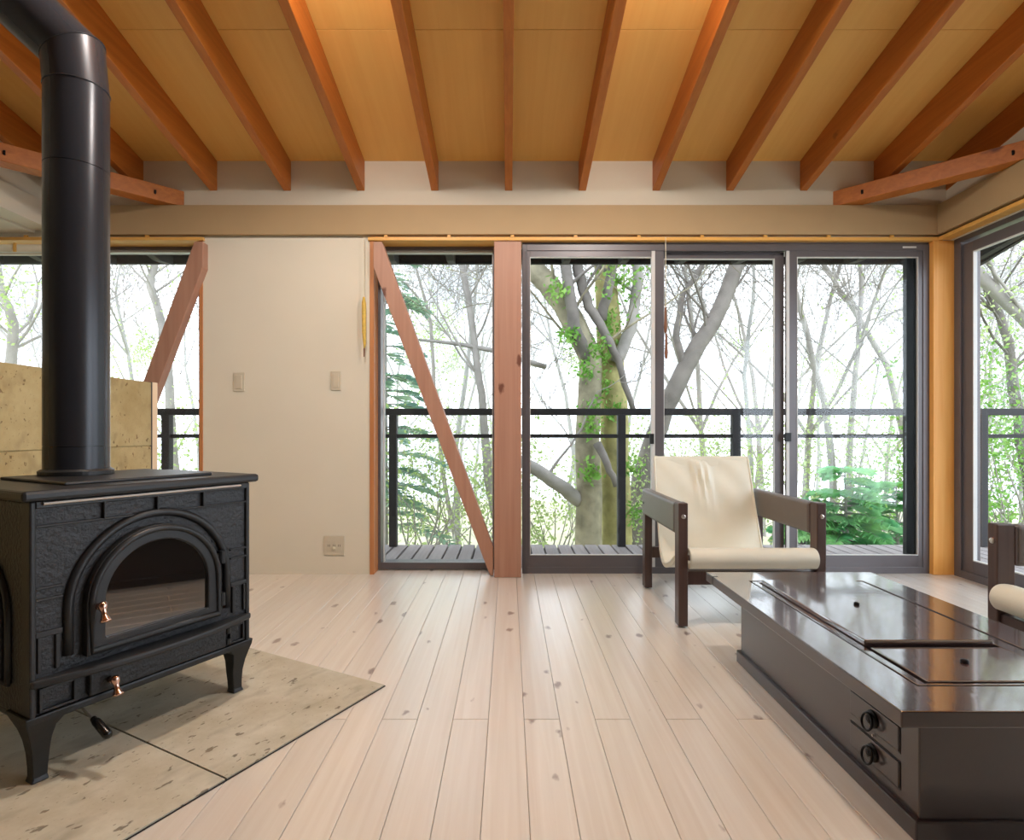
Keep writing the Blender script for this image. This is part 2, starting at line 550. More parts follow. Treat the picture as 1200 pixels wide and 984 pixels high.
# cream fascia along the beams
YFA = 3.455
zt, zb = sz(240, YFA), sz(274.5, YFA)
trim1 = box('trim_1', 'fascia', None, -2.79, sx(1098, YFA) + .02, YFA, YW - .001, zb, zt, 0.002)
struct(trim1, 'cream fascia board running above the back windows', 'trim')
trim2 = box('trim_2', 'fascia', None, sx(1098, YFA), XR + .02, YB, YFA - .002, zb, zt, 0.002)
struct(trim2, 'cream fascia board running along the right wall', 'trim')
trim3 = box('trim_3', 'paint', None, -2.92, -2.79, YB, 3.47, zb + .03, zt, 0.002)
struct(trim3, 'white dropped beam beyond the stove pipe', 'trim')
# soffit head boards over the windows
head = MB().box(sx(431, 3.462), 2.66, 3.462, 3.62, 2.047, 2.068).build('trim_4', 'jamb', None, 0.002)
struct(head, 'golden pine head board over the back windows', 'trim')
for i in range(9):
    px = 452 + i * 74.2
    box('gap_block', 'jamb', head, sx(px - 2, 3.46), sx(px + 2, 3.46), 3.458, 3.47, 2.066, 2.078)  # golden blocks stand in for the glow spots along the gap
head2 = MB().box(-4.2, sx(238, 3.462), 3.462, 3.62, 2.047, 2.068).build('trim_5', 'jamb', None, 0.002)
struct(head2, 'golden pine head board over the window behind the stove', 'trim')
for px in (30, 172):
    box('gap_block', 'jamb', head2, sx(px - 2, 3.46), sx(px + 2, 3.46), 3.458, 3.47, 2.066, 2.078)
head3 = MB().box(XR - .07, XR + .06, YB, 3.462, 2.047, 2.068).build('trim_6', 'jamb', None, 0.002)
struct(head3, 'golden pine head board over the right wall door', 'trim')

# right wall -----------------------------------------------------------
wr = MB().prism([(YB, 2.045), (3.64, 2.045), (3.64, zc(3.64)), (YB, zc(YB))], 'x', XR, XR + .14)
wr.box(XR, XR + .14, YB, .2, 0, 2.045)
wall_right = wr.build('wall_right', 'paint', None, fix=True)
struct(wall_right, 'white wall above the sliding door on the right', 'wall')
box('post', 'post_lit', wall_right, sx(1094, 3.46), sx(1122, 3.44), 3.46, 3.60, 0, 2.045, 0.003)

# left: low bay beyond the dropped beam, gable infill above it
wl = MB().prism([(YB, zt), (3.49, zt), (3.49, zc(3.49)), (YB, zc(YB))], 'x', -2.94, -2.86)
wall_gable = wl.build('wall_gable', 'paint', None, fix=True)
struct(wall_gable, 'white gable infill above the dropped beam', 'wall')
soffit = box('ceiling_bay', 'paint', None, -4.3, -2.92, YB, 3.50, 2.10, 2.14)
struct(soffit, 'flat low white ceiling of the side bay', 'ceiling')
wall_left = MB().box(-4.4, -4.3, YB, 3.66, 0, 2.14).build('wall_left', 'paint')
struct(wall_left, 'white end wall of the side bay', 'wall')

# unseen wall behind the camera, dark timber made up to dim reflections
wall_rear = box('wall_rear', 'rear_dark', None, -4.4, 2.86, YB - .14, YB, 0, zc(YB) + .1)
struct(wall_rear, 'unseen rear wall of the room, made dark to dim reflections', 'wall')

# ceiling ---------------------------------------------------------------
ceil = MB().prism([(3.64, zc(3.64) + .012), (YB, zc(YB) + .012), (YB, zc(YB) + .05), (3.64, zc(3.64) + .05)], 'x', -2.9, 2.86) \
    .build('ceiling', 'plywood', None, fix=True)
struct(ceil, 'sloping honey coloured plywood ceiling on exposed rafters', 'ceiling')
cs = math.hypot(1, SLOPE)
ang = -math.atan(SLOPE)
panel_me = MB().box(-.4538, .4538, 0, .9085, 0, .011).mesh('ceiling_panel', 'plywood')
for i in range(-3, 3):
    for j in range(7):
        yy = 3.50 - (j + 1) * .91 / cs
        p = link('ceiling_panel', panel_me, ceil, 0.0012, ((i + .5) * .91, yy, zc(yy)), 1)
        p.rotation_euler = (ang, 0, 0)
raf_me = MB().prism([(YW + .01, zc(YW + .01)), (YW + .01, zc(YW) - .185), (YB, zc(YB) - .185), (YB, zc(YB))], 'x', -.0225, .0225)
raf_me = raf_me.mesh('rafter', 'rafter')
for k in range(-6, 7):
    link('rafter', raf_me, ceil, 0.002, (k * .455 + (-.01 if k == 6 else 0), 0, 0), 1)
# horizontal 45 degree corner ties resting on the fascia
for s in (1, -1):
    zb_ = zt + .002
    # built as a plan polygon so the ends sit flush against the two walls
    w_ = .10
    xe = 2.695 if s > 0 else 2.865
    pl = [(2.0 * s, YW), (2.0 * s + w_ * s * 1.414, YW), (xe * s, YW - (xe - 2.0) + w_ * 1.414), (xe * s, YW - (xe - 2.0))]
    MB().prism(pl, 'z', zb_, zb_ + .095).build('corner_tie', 'rafter', ceil, 0.003, fix=True)
    for t in (.16, .86):
        cx_ = 2.0 * s + .68 * s * t
        cy_ = YW - .68 * t
        mm = Matrix.Translation((cx_ + .001 * s, cy_ - .001, zb_ + .045)) @ Matrix.Rotation(R(45 * s), 4, 'Z') @ Matrix.Rotation(R(90), 4, 'X')
        MB().lathe([(.013, -.002), (.013, .006), (.008, .009)], 12, mm).build('tie_bolt', 'iron_pull', ceil)

# roof over the eaves ----------------------------------------------------
YE = 4.64
roof = MB().prism([(YE, zc(YE) + .02), (YB - .4, zc(YB - .4) + .055), (YB - .4, zc(YB - .4) + .1), (YE, zc(YE) + .07)], 'x', -4.8, 3.74) \
    .build('roof', 'eave', None, fix=True)
struct(roof, 'dark stained roof overhang seen above the windows', 'roof')
tail_me = MB().prism([(3.71, zc(3.71) + .015), (3.71, zc(3.71) - .185), (4.40, zc(4.40) - .15), (4.56, zc(4.56) - .10), (4.56, zc(4.56) + .015)], 'x', -.0275, .0275).mesh('rafter_tail', 'eave')
for k in range(-10, 9):
    link('rafter_tail', tail_me, roof, 0, (k * .455, 0, 0))
MB().prism([(YE - .03, zc(YE) - .06), (YE, zc(YE) - .06), (YE, zc(YE) + .03), (YE - .03, zc(YE) + .03)], 'x', -4.8, 3.74).build('eave_board', 'eave', roof, fix=True)
MB().prism([(YE, zc(YE) - .15), (YB - .4, zc(YB - .4) - .15), (YB - .4, zc(YB - .4) + .06), (YE, zc(YE) + .03)], 'x', 3.71, 3.74).build('verge_board', 'eave', roof, fix=True)

# windows and glazed doors --------------------------------------------------
YF = 3.58


def wx(p):
    return sx(p, YF)


def wz(p):
    return sz(p, YF)


def frame(mb, x0, x1, z0, z1, l, r, b, t, y0, y1):
    mb.box(x0, x0 + l, y0, y1, z0, z1).box(x1 - r, x1, y0, y1, z0, z1)
    mb.box(x0 + l, x1 - r, y0, y1, z0, z0 + b).box(x0 + l, x1 - r, y0, y1, z1 - t, z1)
    return mb


def sash(root, x0, x1, z0, z1, y0, l=.04, r=.04, b=.075, t=.035, name='sash'):
    s = frame(MB(), x0, x1, z0, z1, l, r, b, t, y0, y0 + .03).build(name, 'alu', root, 0.002)
    frame(MB(), x0 + l, x1 - r, z0 + b, z1 - t, .0035, .0035, .0035, .0035, y0 - .002, y0 + .02).build('glazing_bead', 'alu_pale', s)
    MB().box(x0 + l, x1 - r, y0 + .012, y0 + .016, z0 + b, z1 - t).build('pane', 'glass', s)
    return s


# fixed light with the brace
win2 = frame(MB(), wx(443), wx(579), 0.005, wz(289), .016, .008, wz(660), .02, YF, YF + .1).build('window_2', 'alu', None, 0.001)
struct(win2, 'tall fixed window crossed by a diagonal timber brace', 'window')
frame(MB(), wx(449), wx(577.5), wz(660), wz(293), .004, .004, .004, .012, YF + .01, YF + .05).build('glazing_bead', 'alu_pale', win2)
MB().box(wx(449), wx(577.5), YF + .03, YF + .034, wz(660), wz(293)).build('pane', 'glass', win2)

# window behind the stove, in two lights
win1 = thing('window_1', None, None)
struct(win1, 'wide window behind the stove pipe and stone partition', 'window')
for (a, b) in ((wx(96), wx(235)), (-4.28, wx(64))):
    f_ = frame(MB(), a, b, .005, wz(289), .012, .012, .06, .02, YF, YF + .1).build('sash', 'alu', win1, 0.001)
    frame(MB(), a + .012, b - .012, .065, wz(289) - .02, .004, .004, .004, .012, YF + .01, YF + .05).build('glazing_bead', 'alu_pale', f_)
    MB().box(a + .012, b - .012, YF + .03, YF + .034, .065, wz(289) - .02).build('pane', 'glass', f_)

# three panel sliding door
YD = 3.50


def dx(p):
    return sx(p, YD)


def dz(p):
    return sz(p, YD)


door1 = frame(MB(), dx(612), dx(1091), 0.0, dz(286.5), dx(617) - dx(612), dx(1091) - dx(1081), .04, dz(286.5) - dz(294), YD - .006, YD + .12).build('door_1', 'alu', None, 0.002)
struct(door1, 'three panel dark aluminium sliding door to the deck', 'glass door')
MB().box(dx(612), dx(1091), YD, YD + .11, dz(286.5), 2.048).build('head_packer', 'alu', door1)
zg0, zg1 = .035, dz(293)
gb, gt = dz(650.5) - zg0, zg1 - dz(301)
sash(door1, dx(616), dx(778), zg0, zg1, YD, l=dx(621) - dx(616), r=dx(778) - dx(764), b=gb, t=gt)
sash(door1, dx(772), dx(922), zg0, zg1, YD + .035, l=.04, r=dx(922) - dx(911), b=gb, t=gt)
s3 = sash(door1, dx(922.5), dx(1082), zg0, zg1, YD, l=dx(934) - dx(922.5), r=dx(1082) - dx(1076), b=gb, t=gt)
box('screen_bar', 'screen', s3, dx(1064), dx(1076), YD + .012, YD + .045, zg0 + gb, zg1 - gt)
box('weather_strip', 'alu_pale', s3, dx(921.3), dx(924.8), YD - .004, YD + .002, zg0, zg1)
MB().box(dx(919), dx(926), YD - .016, YD + .002, dz(517), dz(507)).build('latch', 'screen', s3, 0.002)
MB().box(dx(763.5), dx(767.5), YD - .003, YD + .002, zg0, zg1).build('weather_strip', 'alu_pale', door1)
MB().box(dx(761), dx(766), YD - .012, YD + .002, dz(520), dz(508)).build('latch', 'screen', door1, 0.002)
box('maker_plate', 'alu_pale', door1, dx(1057), dx(1073), YD - .0075, YD - .005, dz(291), dz(289))

# right wall sliding door, running toward the camera
XD = XR + .02
door2 = thing('door_2', None, None)
struct(door2, 'large sliding glass door in the right wall', 'glass door')


def yframe(mb, y0, y1, z0, z1, n_, f_, b, t, x0, x1):
    mb.box(x0, x1, y0, y0 + n_, z0, z1).box(x0, x1, y1 - f_, y1, z0, z1)
    mb.box(x0, x1, y0 + n_, y1 - f_, z0, z0 + b).box(x0, x1, y0 + n_, y1 - f_, z1 - t, z1)
    return mb


yframe(MB(), .2, 3.455, 0, 2.046, .05, .05, .045, .03, XD, XD + .12).build('outer_frame', 'alu', door2, 0.002)
for (a, b) in ((1.83, 3.43), (.23, 1.87)):
    off = .014 if a != .23 else .05
    s_ = yframe(MB(), a, b, .04, 2.0,   .055, .10, .075, .06, XD + off, XD + off + .03).build('sash', 'alu', door2, 0.002)
    yframe(MB(), a + .055, b - .10, .115, 1.94, .006, .006, .006, .006, XD + off - .002, XD + off + .02).build('glazing_bead', 'alu_pale', s_)
    MB().box(XD + off + .012, XD + off + .016, a + .055, b - .10, .115, 1.94).build('pane', 'glass', s_)

# stone partition behind the stove -------------------------------------------
XS = -2.02
part = MB().box(XS - .12, XS - .006, 0.9, 3.19, 0, 1.152).build('wall_partition', 'stone_wall')
struct(part, 'low tan stone partition behind the wood stove', 'wall')
zs = [0.0, .43, .797, 1.157]
for r_, (z0, z1) in enumerate(zip(zs, zs[1:])):
    ys = [0.9, 1.62, 2.52, 3.20] if r_ % 2 == 0 else [0.9, 1.2, 2.1, 2.52, 3.20]
    if r_ == 2:
        ys = [0.9, 1.62, 2.62, 3.20]
    for a, b in zip(ys, ys[1:]):
        box('stone_block', 'stone_wall', part, XS - .124, XS, a + .002, b - .002, z0 + .002, z1 - .002, 0.003)
box('end_post', 'jamb_pale', part, XS - .126, XS + .004, 3.205, 3.25, 0, 1.157, 0.002)
box('end_bead', 'alu', part, XS - .10, XS + .002, 3.199, 3.206, 0, 1.157)

# stone hearth ------------------------------------------------------------------
U = Vector((.474, .880, 0)).normalized()
NV = Vector((.880, -.474, 0)).normalized()
TH = math.atan2(U.y, U.x)
P0 = Vector((-.90, 1.875, 0))
SROOT = P0 + U * (-.26)
hearth = thing('stone_hearth', 'flush pitted stone slab hearth under the wood stove', 'hearth', SROOT, TH)
# local: x along the stove front, -y toward the room
xs = [.552, -.048, -.648, -1.2]
ysl = [-.383, .517, 1.15]
MB().box(-1.2, .552, -.383, 1.15, .0005, .003).build('grout_bed', 'lacquer_dark', hearth)
for a, b in zip(xs, xs[1:]):
    for c, d in zip(ysl, ysl[1:]):
        if c > 0 and a > .3:
            pass
        box('stone_slab', 'stone', hearth, b + .0025, a - .0025, c + .0025, d - .0025, .001, .007, 0.001)


# ================================================================== WOOD STOVE
st = thing('wood_stove', 'black cast iron wood stove with arched glass door on the stone hearth', 'stove', SROOT + Vector((0, 0, .007)), TH)
ZF = -.007    # local offset so heights read from the floor
HWd = .305


def arch(r, zbot, zc_, n=28, k=1.0):
    p = [(-r, zbot)]
    for i in range(n + 1):
        a = math.pi - math.pi * i / n
        p.append((r * math.cos(a), zc_ + r * k * math.sin(a)))
    p.append((r, zbot))
    return p


def arch_ring(ro, ri, zo, zi, zc_, y0, y1, ko=1.0, ki=1.0):
    a, b = arch(ro, zo, zc_, k=ko), arch(ri, zi, zc_, k=ki)
    n = len(a)
    mb = MB()
    vs_ = [(x, y0, z) for x, z in a] + [(x, y0, z) for x, z in b] + [(x, y1, z) for x, z in a] + [(x, y1, z) for x, z in b]
    fs_ = []
    for i in range(n):
        j = (i + 1) % n
        fs_ += [(i, j, n + j, n + i), (2 * n + j, 2 * n + i, 3 * n + i, 3 * n + j), (j, i, 2 * n + i, 2 * n + j), (n + i, n + j, 3 * n + j, 3 * n + i)]
    return mb.add(vs_, fs_)


# body shell is hollow behind the door so the fire chamber has depth
bd = MB()
bd.box(-HWd, HWd, .03, .47, .165, .70)
body = bd.build('body', 'iron', st, 0.006)
# front plate with arched opening
ZA = .415
fp = MB()
outer = [(-HWd + .012, .24), (-HWd + .012, .70), (HWd - .012, .70), (HWd - .012, .24)]
ar = arch(.155, .315, ZA)
# plate as strips left, right, below and above the arch
yA, yB = .004, .0305
fp.box(-HWd + .012, -.155, yA, yB, .24, .70).box(.155, HWd - .012, yA, yB, .24, .70)
fp.box(-.155, .155, yA, yB, .24, .315)
n_ = len(ar)
for i in range(1, n_ - 2):
    (x0, z0), (x1, z1) = ar[i], ar[i + 1]
    fp.add([(x0, yA, z0), (x1, yA, z1), (x1, yA, .70), (x0, yA, .70), (x0, yB, z0), (x1, yB, z1), (x1, yB, .70), (x0, yB, .70)],
           [(0, 1, 2, 3), (0, 4, 5, 1), (4, 7, 6, 5)])
plate = fp.build('front_plate', 'iron', st)
# corner ribs and horizontal ribs of the front
for s in (-1, 1):
    box('corner_rib', 'iron_smooth', st, s * HWd - .014 * (s > 0), s * HWd + .014 * (s < 0), -.004, .04, .165, .70, 0.004)
def bar(x0, x1, z0, z1, y0=-.004, nm='rib'):
    return box(nm, 'iron_smooth', st, x0, x1, y0, .006, z0, z1, 0.002)
bar(-.293, .293, .682, .70, -.006, 'top_rib')
bar(-.293, .293, .634, .640)
for x in (-.14, .0, .14):
    bar(x - .003, x + .003, .638, .684, -.008)
for s in (-1, 1):
    xa, xb = sorted((s * .293, s * .235))
    bar(xa, xb, .480, .486)
    bar(xa, xb, .452, .458)
    bar(xa, xb, .362, .376)
    xc = s * .246
    bar(xc - .005, xc + .005, .275, .362)
    xc = s * .285
    bar(xc - .004, xc + .004, .275, .362)
# arched moulding around the door
mo = [(x, 0.0, z) for x, z in arch(.222, .30, ZA, 36)]
MB().tube(mo, .012, 8).build('arch_moulding', 'iron_smooth', st, smooth=True)
# door
door = arch_ring(.190, .145, .285, .322, ZA, -.022, .004).build('fire_door', 'iron_smooth', st, 0.004, fix=True)
rim = [(x, -.022, z) for x, z in arch(.178, .297, ZA, 36)]
rim.append(rim[0])
MB().tube(rim[:-1], .009, 8, closed=True).build('door_bead', 'iron_smooth', door, smooth=True)
g_ = arch(.146, .321, ZA)
MB().prism(g_, 'y', -.011, -.006).build('fire_glass', 'fireglass', door, fix=True)
for z in (.335, .470):
    MB().tube([(.198, -.012, z - .02), (.198, -.012, z + .02)], .010, 10).build('hinge', 'iron_smooth', door, smooth=False)
    box('hinge_leaf', 'iron_smooth', door, .185, .205, -.010, .006, z - .012, z + .012, .002)


def bell(parent, x, z, y=-.022, sc=1.0):
    b_ = MB().tube([(x, y + .002, z), (x, y - .022 * sc, z)], .0085 * sc, 12).build('handle', 'nickel', parent, smooth=True)
    m_ = Matrix.Translation((x, y - .026 * sc, z + .004 * sc)) @ Matrix.Rotation(R(158), 4, 'X') @ Matrix.Scale(sc, 4)
    MB().lathe([(.004, -.012), (.010, -.009), (.012, -.002), (.010, .006), (.0065, .014), (.008, .026), (.013, .036), (.014, .040), (.009, .043)], 16, m_).build('handle_grip', 'nickel', b_, smooth=True)


bell(door, -.166, .412)
# bowed hearth shelf in front
sh = []
for i in range(13):
    t = -1 + 2 * i / 12
    sh.append((t * HWd, -.012 - .048 * (1 - t * t)))
sh = sh + [(HWd, .03), (-HWd, .03)]
MB().prism(sh, 'z', .242, .262).build('front_shelf', 'iron_smooth', st, 0.006, fix=True)
# lower front with ash door
box('lower_front', 'iron', st, -.293, .293, .006, .04, .165, .245)
lo = MB().box(-.178, .214, -.012, .008, .176, .236).build('ash_door', 'iron', st, 0.004)
bell(lo, -.131, .205, -.012)
for z in (.19, .225):
    MB().tube([(.222, -.008, z - .009), (.222, -.008, z + .009)], .008, 8).build('hinge', 'iron_smooth', lo)
for a, b in ((-.285, -.205), (.232, .285)):
    frame(MB(), a, b, .176, .236, .006, .006, .006, .006, -.004, .008).build('lower_panel_rim', 'iron_smooth', st, .001)
# skirt with bowed lower edge
box('skirt', 'iron_smooth', st, -HWd, HWd, -.006, .475, .150, .172, .006)
# top slab, griddle
top = MB().box(-HWd - .022, HWd + .022, -.024, .478, .702, .728).build('top_plate', 'iron_smooth', st, 0.008)
box('griddle', 'iron_smooth', st, -.20, .22, .07, .45, .727, .737, .004)
MB().tube([(-.28, -.010, .694), (.265, -.010, .694)], .0045, 10).build('towel_strip', 'steel', st)
# sides: arched side door moulding with knobs on the left, plain rib on the right
for s in (-1, 1):
    pts_ = [(s * (HWd + .002), .25 + x, z) for x, z in arch(.15, .24, .40, 24)]
    pts_.append((s * (HWd + .002), .10, .24))
    MB().tube(pts_, .010, 8).build('side_moulding', 'iron_smooth', st, smooth=True)
sd = MB().prism([(.25 + x, z) for x, z in arch(.135, .25, .40, 24)], 'x', -HWd - .016, -HWd + .002).build('side_door', 'iron', st, .004, fix=True)
for (y, z) in ((.14, .37), (.14, .20)):
    m_ = Matrix.Translation((-HWd - .014, y, z)) @ Matrix.Rotation(R(-90), 4, 'Y')
    MB().lathe([(.006, 0), (.006, .016), (.011, .022), (.012, .030), (.008, .036)], 14, m_).build('side_knob', 'nickel', st, smooth=True)
# legs
for sx_ in (-1, 1):
    for yb in (0, 1):
        mb = MB()
        pr = [(.172, .002, .115), (.155, .004, .085), (.135, .010, .060), (.105, .018, .046), (.07, .024, .038), (.035, .026, .033), (.012, .026, .032), (0, .022, .038)]
        vs_ = []
        for z, o, w in pr:
            xo = sx_ * (HWd + .012 - o)
            xi = xo - sx_ * w
            if yb == 0:
                yo, yi = -.010 + o, -.010 + o + w
            else:
                yo, yi = .478 - o, .478 - o - w
            vs_ += [(xo, yo, z), (xi, yo, z), (xi, yi, z), (xo, yi, z)]
        fs_ = [(0, 1, 2, 3), tuple(range(len(vs_) - 4, len(vs_)))]
        for i in range(len(pr) - 1):
            for j in range(4):
                fs_.append((i * 4 + j, i * 4 + (j + 1) % 4, i * 4 + 4 + (j + 1) % 4, i * 4 + 4 + j))
        mb.add(vs_, fs_).build('leg', 'iron_smooth', st, 0.003, fix=True)
# air lever under the left front
lev = MB().tube([(-.185, .02, .146), (-.185, -.045, .128)], .004, 8).build('air_lever', 'steel', st)
MB().tube([(-.185, -.040, .130), (-.184, -.055, .124), (-.183, -.105, .104), (-.183, -.112, .101)], [.007, .0105, .0115, .008], 12).build('lever_grip', 'bakelite', lev, smooth=True)

# ------------------------------------------------------------------ flue pipe
FL = SROOT + U * (-.04) + NV * (-.36)
pipe = thing('stove_pipe', 'tall black flue pipe rising from the wood stove and bending at the ceiling', 'stove pipe', (FL.x, FL.y, .745))
pr_ = .086
Z0p = .745
secs = [.745, .832, 1.70, 1.90]
def open_lathe(prof, n=48):
    mb = MB()
    mb.lathe(prof, n)
    mb.f = [q for q in mb.f if len(q) == 4]
    return mb
for a, b in zip(secs, secs[1:]):
    open_lathe([(pr_ - .0025, a - Z0p), (pr_ - .0025, a - Z0p + .002)]).build('pipe_seam', 'bakelite', pipe, smooth=True)
    open_lathe([(pr_, a - Z0p + .002), (pr_, b - Z0p)]).build('pipe_section', 'pipe', pipe, smooth=True)
MB().lathe([(pr_ + .012, 0), (pr_ + .012, .012), (pr_ + .003, .018)], 40).build('flue_collar', 'iron_smooth', pipe)
# mitred elbow of three gores
dirs = [Vector((0, 0, 1)), Vector((-.10, 0, .99)).normalized(), Vector((-.72, -.16, .68)).normalized()]
p_ = Vector((0, 0, 1.90 - Z0p))
pts = [p_]
for d_, l_ in zip(dirs, (.05, .12, 1.2)):
    pts.append(pts[-1] + d_ * l_)


def gore(a, b, na, nb, nm):
    """cylinder from a to b cut by the planes with normals na, nb"""
    d_ = (b - a).normalized()
    s1 = d_.cross(Vector((0, 1, 0))).normalized()
    s2 = d_.cross(s1)
    vs_ = []
    n = 40
    for (c, nn) in ((a, na), (b, nb)):
        for j in range(n):
            t = 2 * math.pi * j / n
            o = (s1 * math.cos(t) + s2 * math.sin(t)) * pr_
            k = -o.dot(nn) / d_.dot(nn)
            vs_.append(c + o + d_ * k)
    fs_ = [(j, (j + 1) % n, n + (j + 1) % n, n + j) for j in range(n)]
    o = MB().add(vs_, fs_).build(nm, 'pipe', pipe, fix=True)
    for p in o.data.polygons:
        p.use_smooth = len(p.vertices) == 4
    ring = [v for v in vs_[n:]]
    return ring


m1 = (dirs[0] + dirs[1]).normalized()
m2 = (dirs[1] + dirs[2]).normalized()
r1 = gore(pts[0], pts[1], dirs[0], m1, 'elbow_section')
r2 = gore(pts[1], pts[2], m1, m2, 'elbow_section')
gore(pts[2], pts[3], m2, dirs[2], 'pipe_section')
for r_ in (r1, r2):
    MB().tube(r_, .0022, 6, closed=True).build('seam_bead', 'pipe', pipe)


# ================================================================== LOW TABLE
TX0, TX1, TY0, TY1, TZ = .785, 1.440, 1.13, 2.25, .32
tb = thing('low_table', 'long low dark lacquered table with inset lids and two end drawers', 'table', ((TX0 + TX1) / 2, (TY0 + TY1) / 2, 0))
tcx, tcy = (TX0 + TX1) / 2, (TY0 + TY1) / 2


def tbox(nm, mat, par, x0, x1, y0, y1, z0, z1, bev=0.0):
    return box(nm, mat, par, x0 - tcx, x1 - tcx, y0 - tcy, y1 - tcy, z0, z1, bev)


BX0, BX1, BY0, BY1 = .882, 1.345, 1.215, 2.148
tbox('cabinet_body', 'lacquer', tb, BX0, BX1, BY0, BY1, .03, TZ - .034, .003)
tbox('plinth', 'lacquer', tb, BX0 - .012, BX1 + .012, BY0 - .008, BY1 + .014, 0, .046, .004)
GI = .115
# top frame: four boards around the recess
o_ = [(TX0, TY0), (TX1, TY0), (TX1, TY1), (TX0, TY1)]
i_ = [(TX0 + GI, TY0 + GI), (TX1 - GI, TY0 + GI), (TX1 - GI, TY1 - GI - .02), (TX0 + GI, TY1 - GI - .02)]
tv = [(x - tcx, y - tcy, z) for z in (TZ - .034, TZ) for x, y in o_ + i_]
tf = []
for a in range(4):
    b = (a + 1) % 4
    tf += [(a, b, 4 + b, 4 + a), (8 + b, 8 + a, 12 + a, 12 + b), (b, a, 8 + a, 8 + b), (4 + a, 4 + b, 12 + b, 12 + a)]
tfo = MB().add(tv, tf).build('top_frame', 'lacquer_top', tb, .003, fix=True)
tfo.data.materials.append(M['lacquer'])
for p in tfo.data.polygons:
    p.material_index = 0 if abs(p.normal.z) > .5 else 1     # same wood; edges coloured darker to hold their shade
gx0, gx1, gy0, gy1 = TX0 + GI, TX1 - GI, TY0 + GI, TY1 - GI - .02
tbox('recess_base', 'lacquer_dark', tb, gx0, gx1, gy0, gy1, TZ - .030, TZ - .014)
# inner rim inside the groove
rimb = MB()
def rimbox(x0, x1, y0, y1):
    rimb.box(x0 - tcx, x1 - tcx, y0 - tcy, y1 - tcy, TZ - .03, TZ - .001)
g = .006
rimbox(gx0 + g, gx0 + g + .020, gy0 + g, gy1 - g)
rimbox(gx1 - g - .040, gx1 - g, gy0 + g, gy1 - g)
rimbox(gx0 + g + .02, gx1 - g - .04, gy0 + g, gy0 + g + .008)
rimbox(gx0 + g + .02, gx1 - g - .04, gy1 - g - .012, gy1 - g)
rimb.build('recess_rim', 'lacquer_top', tb, .0015)
l1 = tbox('lid', 'lacquer_top', tb, .930, 1.268, 1.478, 2.080, TZ - .014, TZ + .014, .003)
l2 = tbox('lid', 'lacquer_top', tb, .936, 1.272, 1.264, 1.462, TZ - .014, TZ + .002, .002)
for l_, (x, y, z, r) in ((l1, (1.095, 1.78, TZ + .014, .008)), (l2, (1.10, 1.365, TZ + .002, .009))):
    MB().lathe([(r, 0), (r * 1.1, .003), (r * .9, .007), (r * .4, .009)], 14, Matrix.Translation((x - tcx, y - tcy, z))).build('lid_knob', 'iron_pull', l_)
# drawers in the left flank
for (z0, z1) in ((.157, .214), (.075, .134)):
    tbox('drawer_gap', 'lacquer_dark', tb, BX0 - .0012, BX0 + .01, 1.272, 1.458, z0 - .003, z1 + .003)
    dr = tbox('drawer', 'lacquer', tb, BX0 - .004, BX0 + .03, 1.275, 1.455, z0, z1, .002)
    zc_ = (z0 + z1) / 2
    m_ = Matrix.Translation((BX0 - .004 - tcx, 1.365 - tcy, zc_)) @ Matrix.Rotation(R(-90), 4, 'Y')
    MB().lathe([(.021, 0), (.021, .003), (.016, .005), (.009, .007), (.009, .012), (.004, .014)], 20, m_).build('pull_plate', 'iron_pull', dr)
    rg = []
    for i in range(20):
        a = 2 * math.pi * i / 20
        rg.append((BX0 - .014 - tcx - .004 * (1 - math.sin(a)), 1.365 - tcy + .019 * math.cos(a), zc_ - .006 + .019 * math.sin(a)))
    MB().tube(rg, .003, 8, closed=True).build('pull_ring', 'iron_pull', dr, smooth=True)
    MB().lathe([(.003, 0), (.003, .003)], 8, Matrix.Translation((BX0 - .002 - tcx, 1.365 - tcy, z1 + .012)) @ Matrix.Rotation(R(-90), 4, 'Y')).build('pin', 'steel', dr)
# contrasting keys at the far corner
tbox('corner_key', 'lacquer_dark', tb, TX0 - .0006, TX0 + .02, TY1 - .075, TY1 - .066, TZ - .03, TZ + .0004)


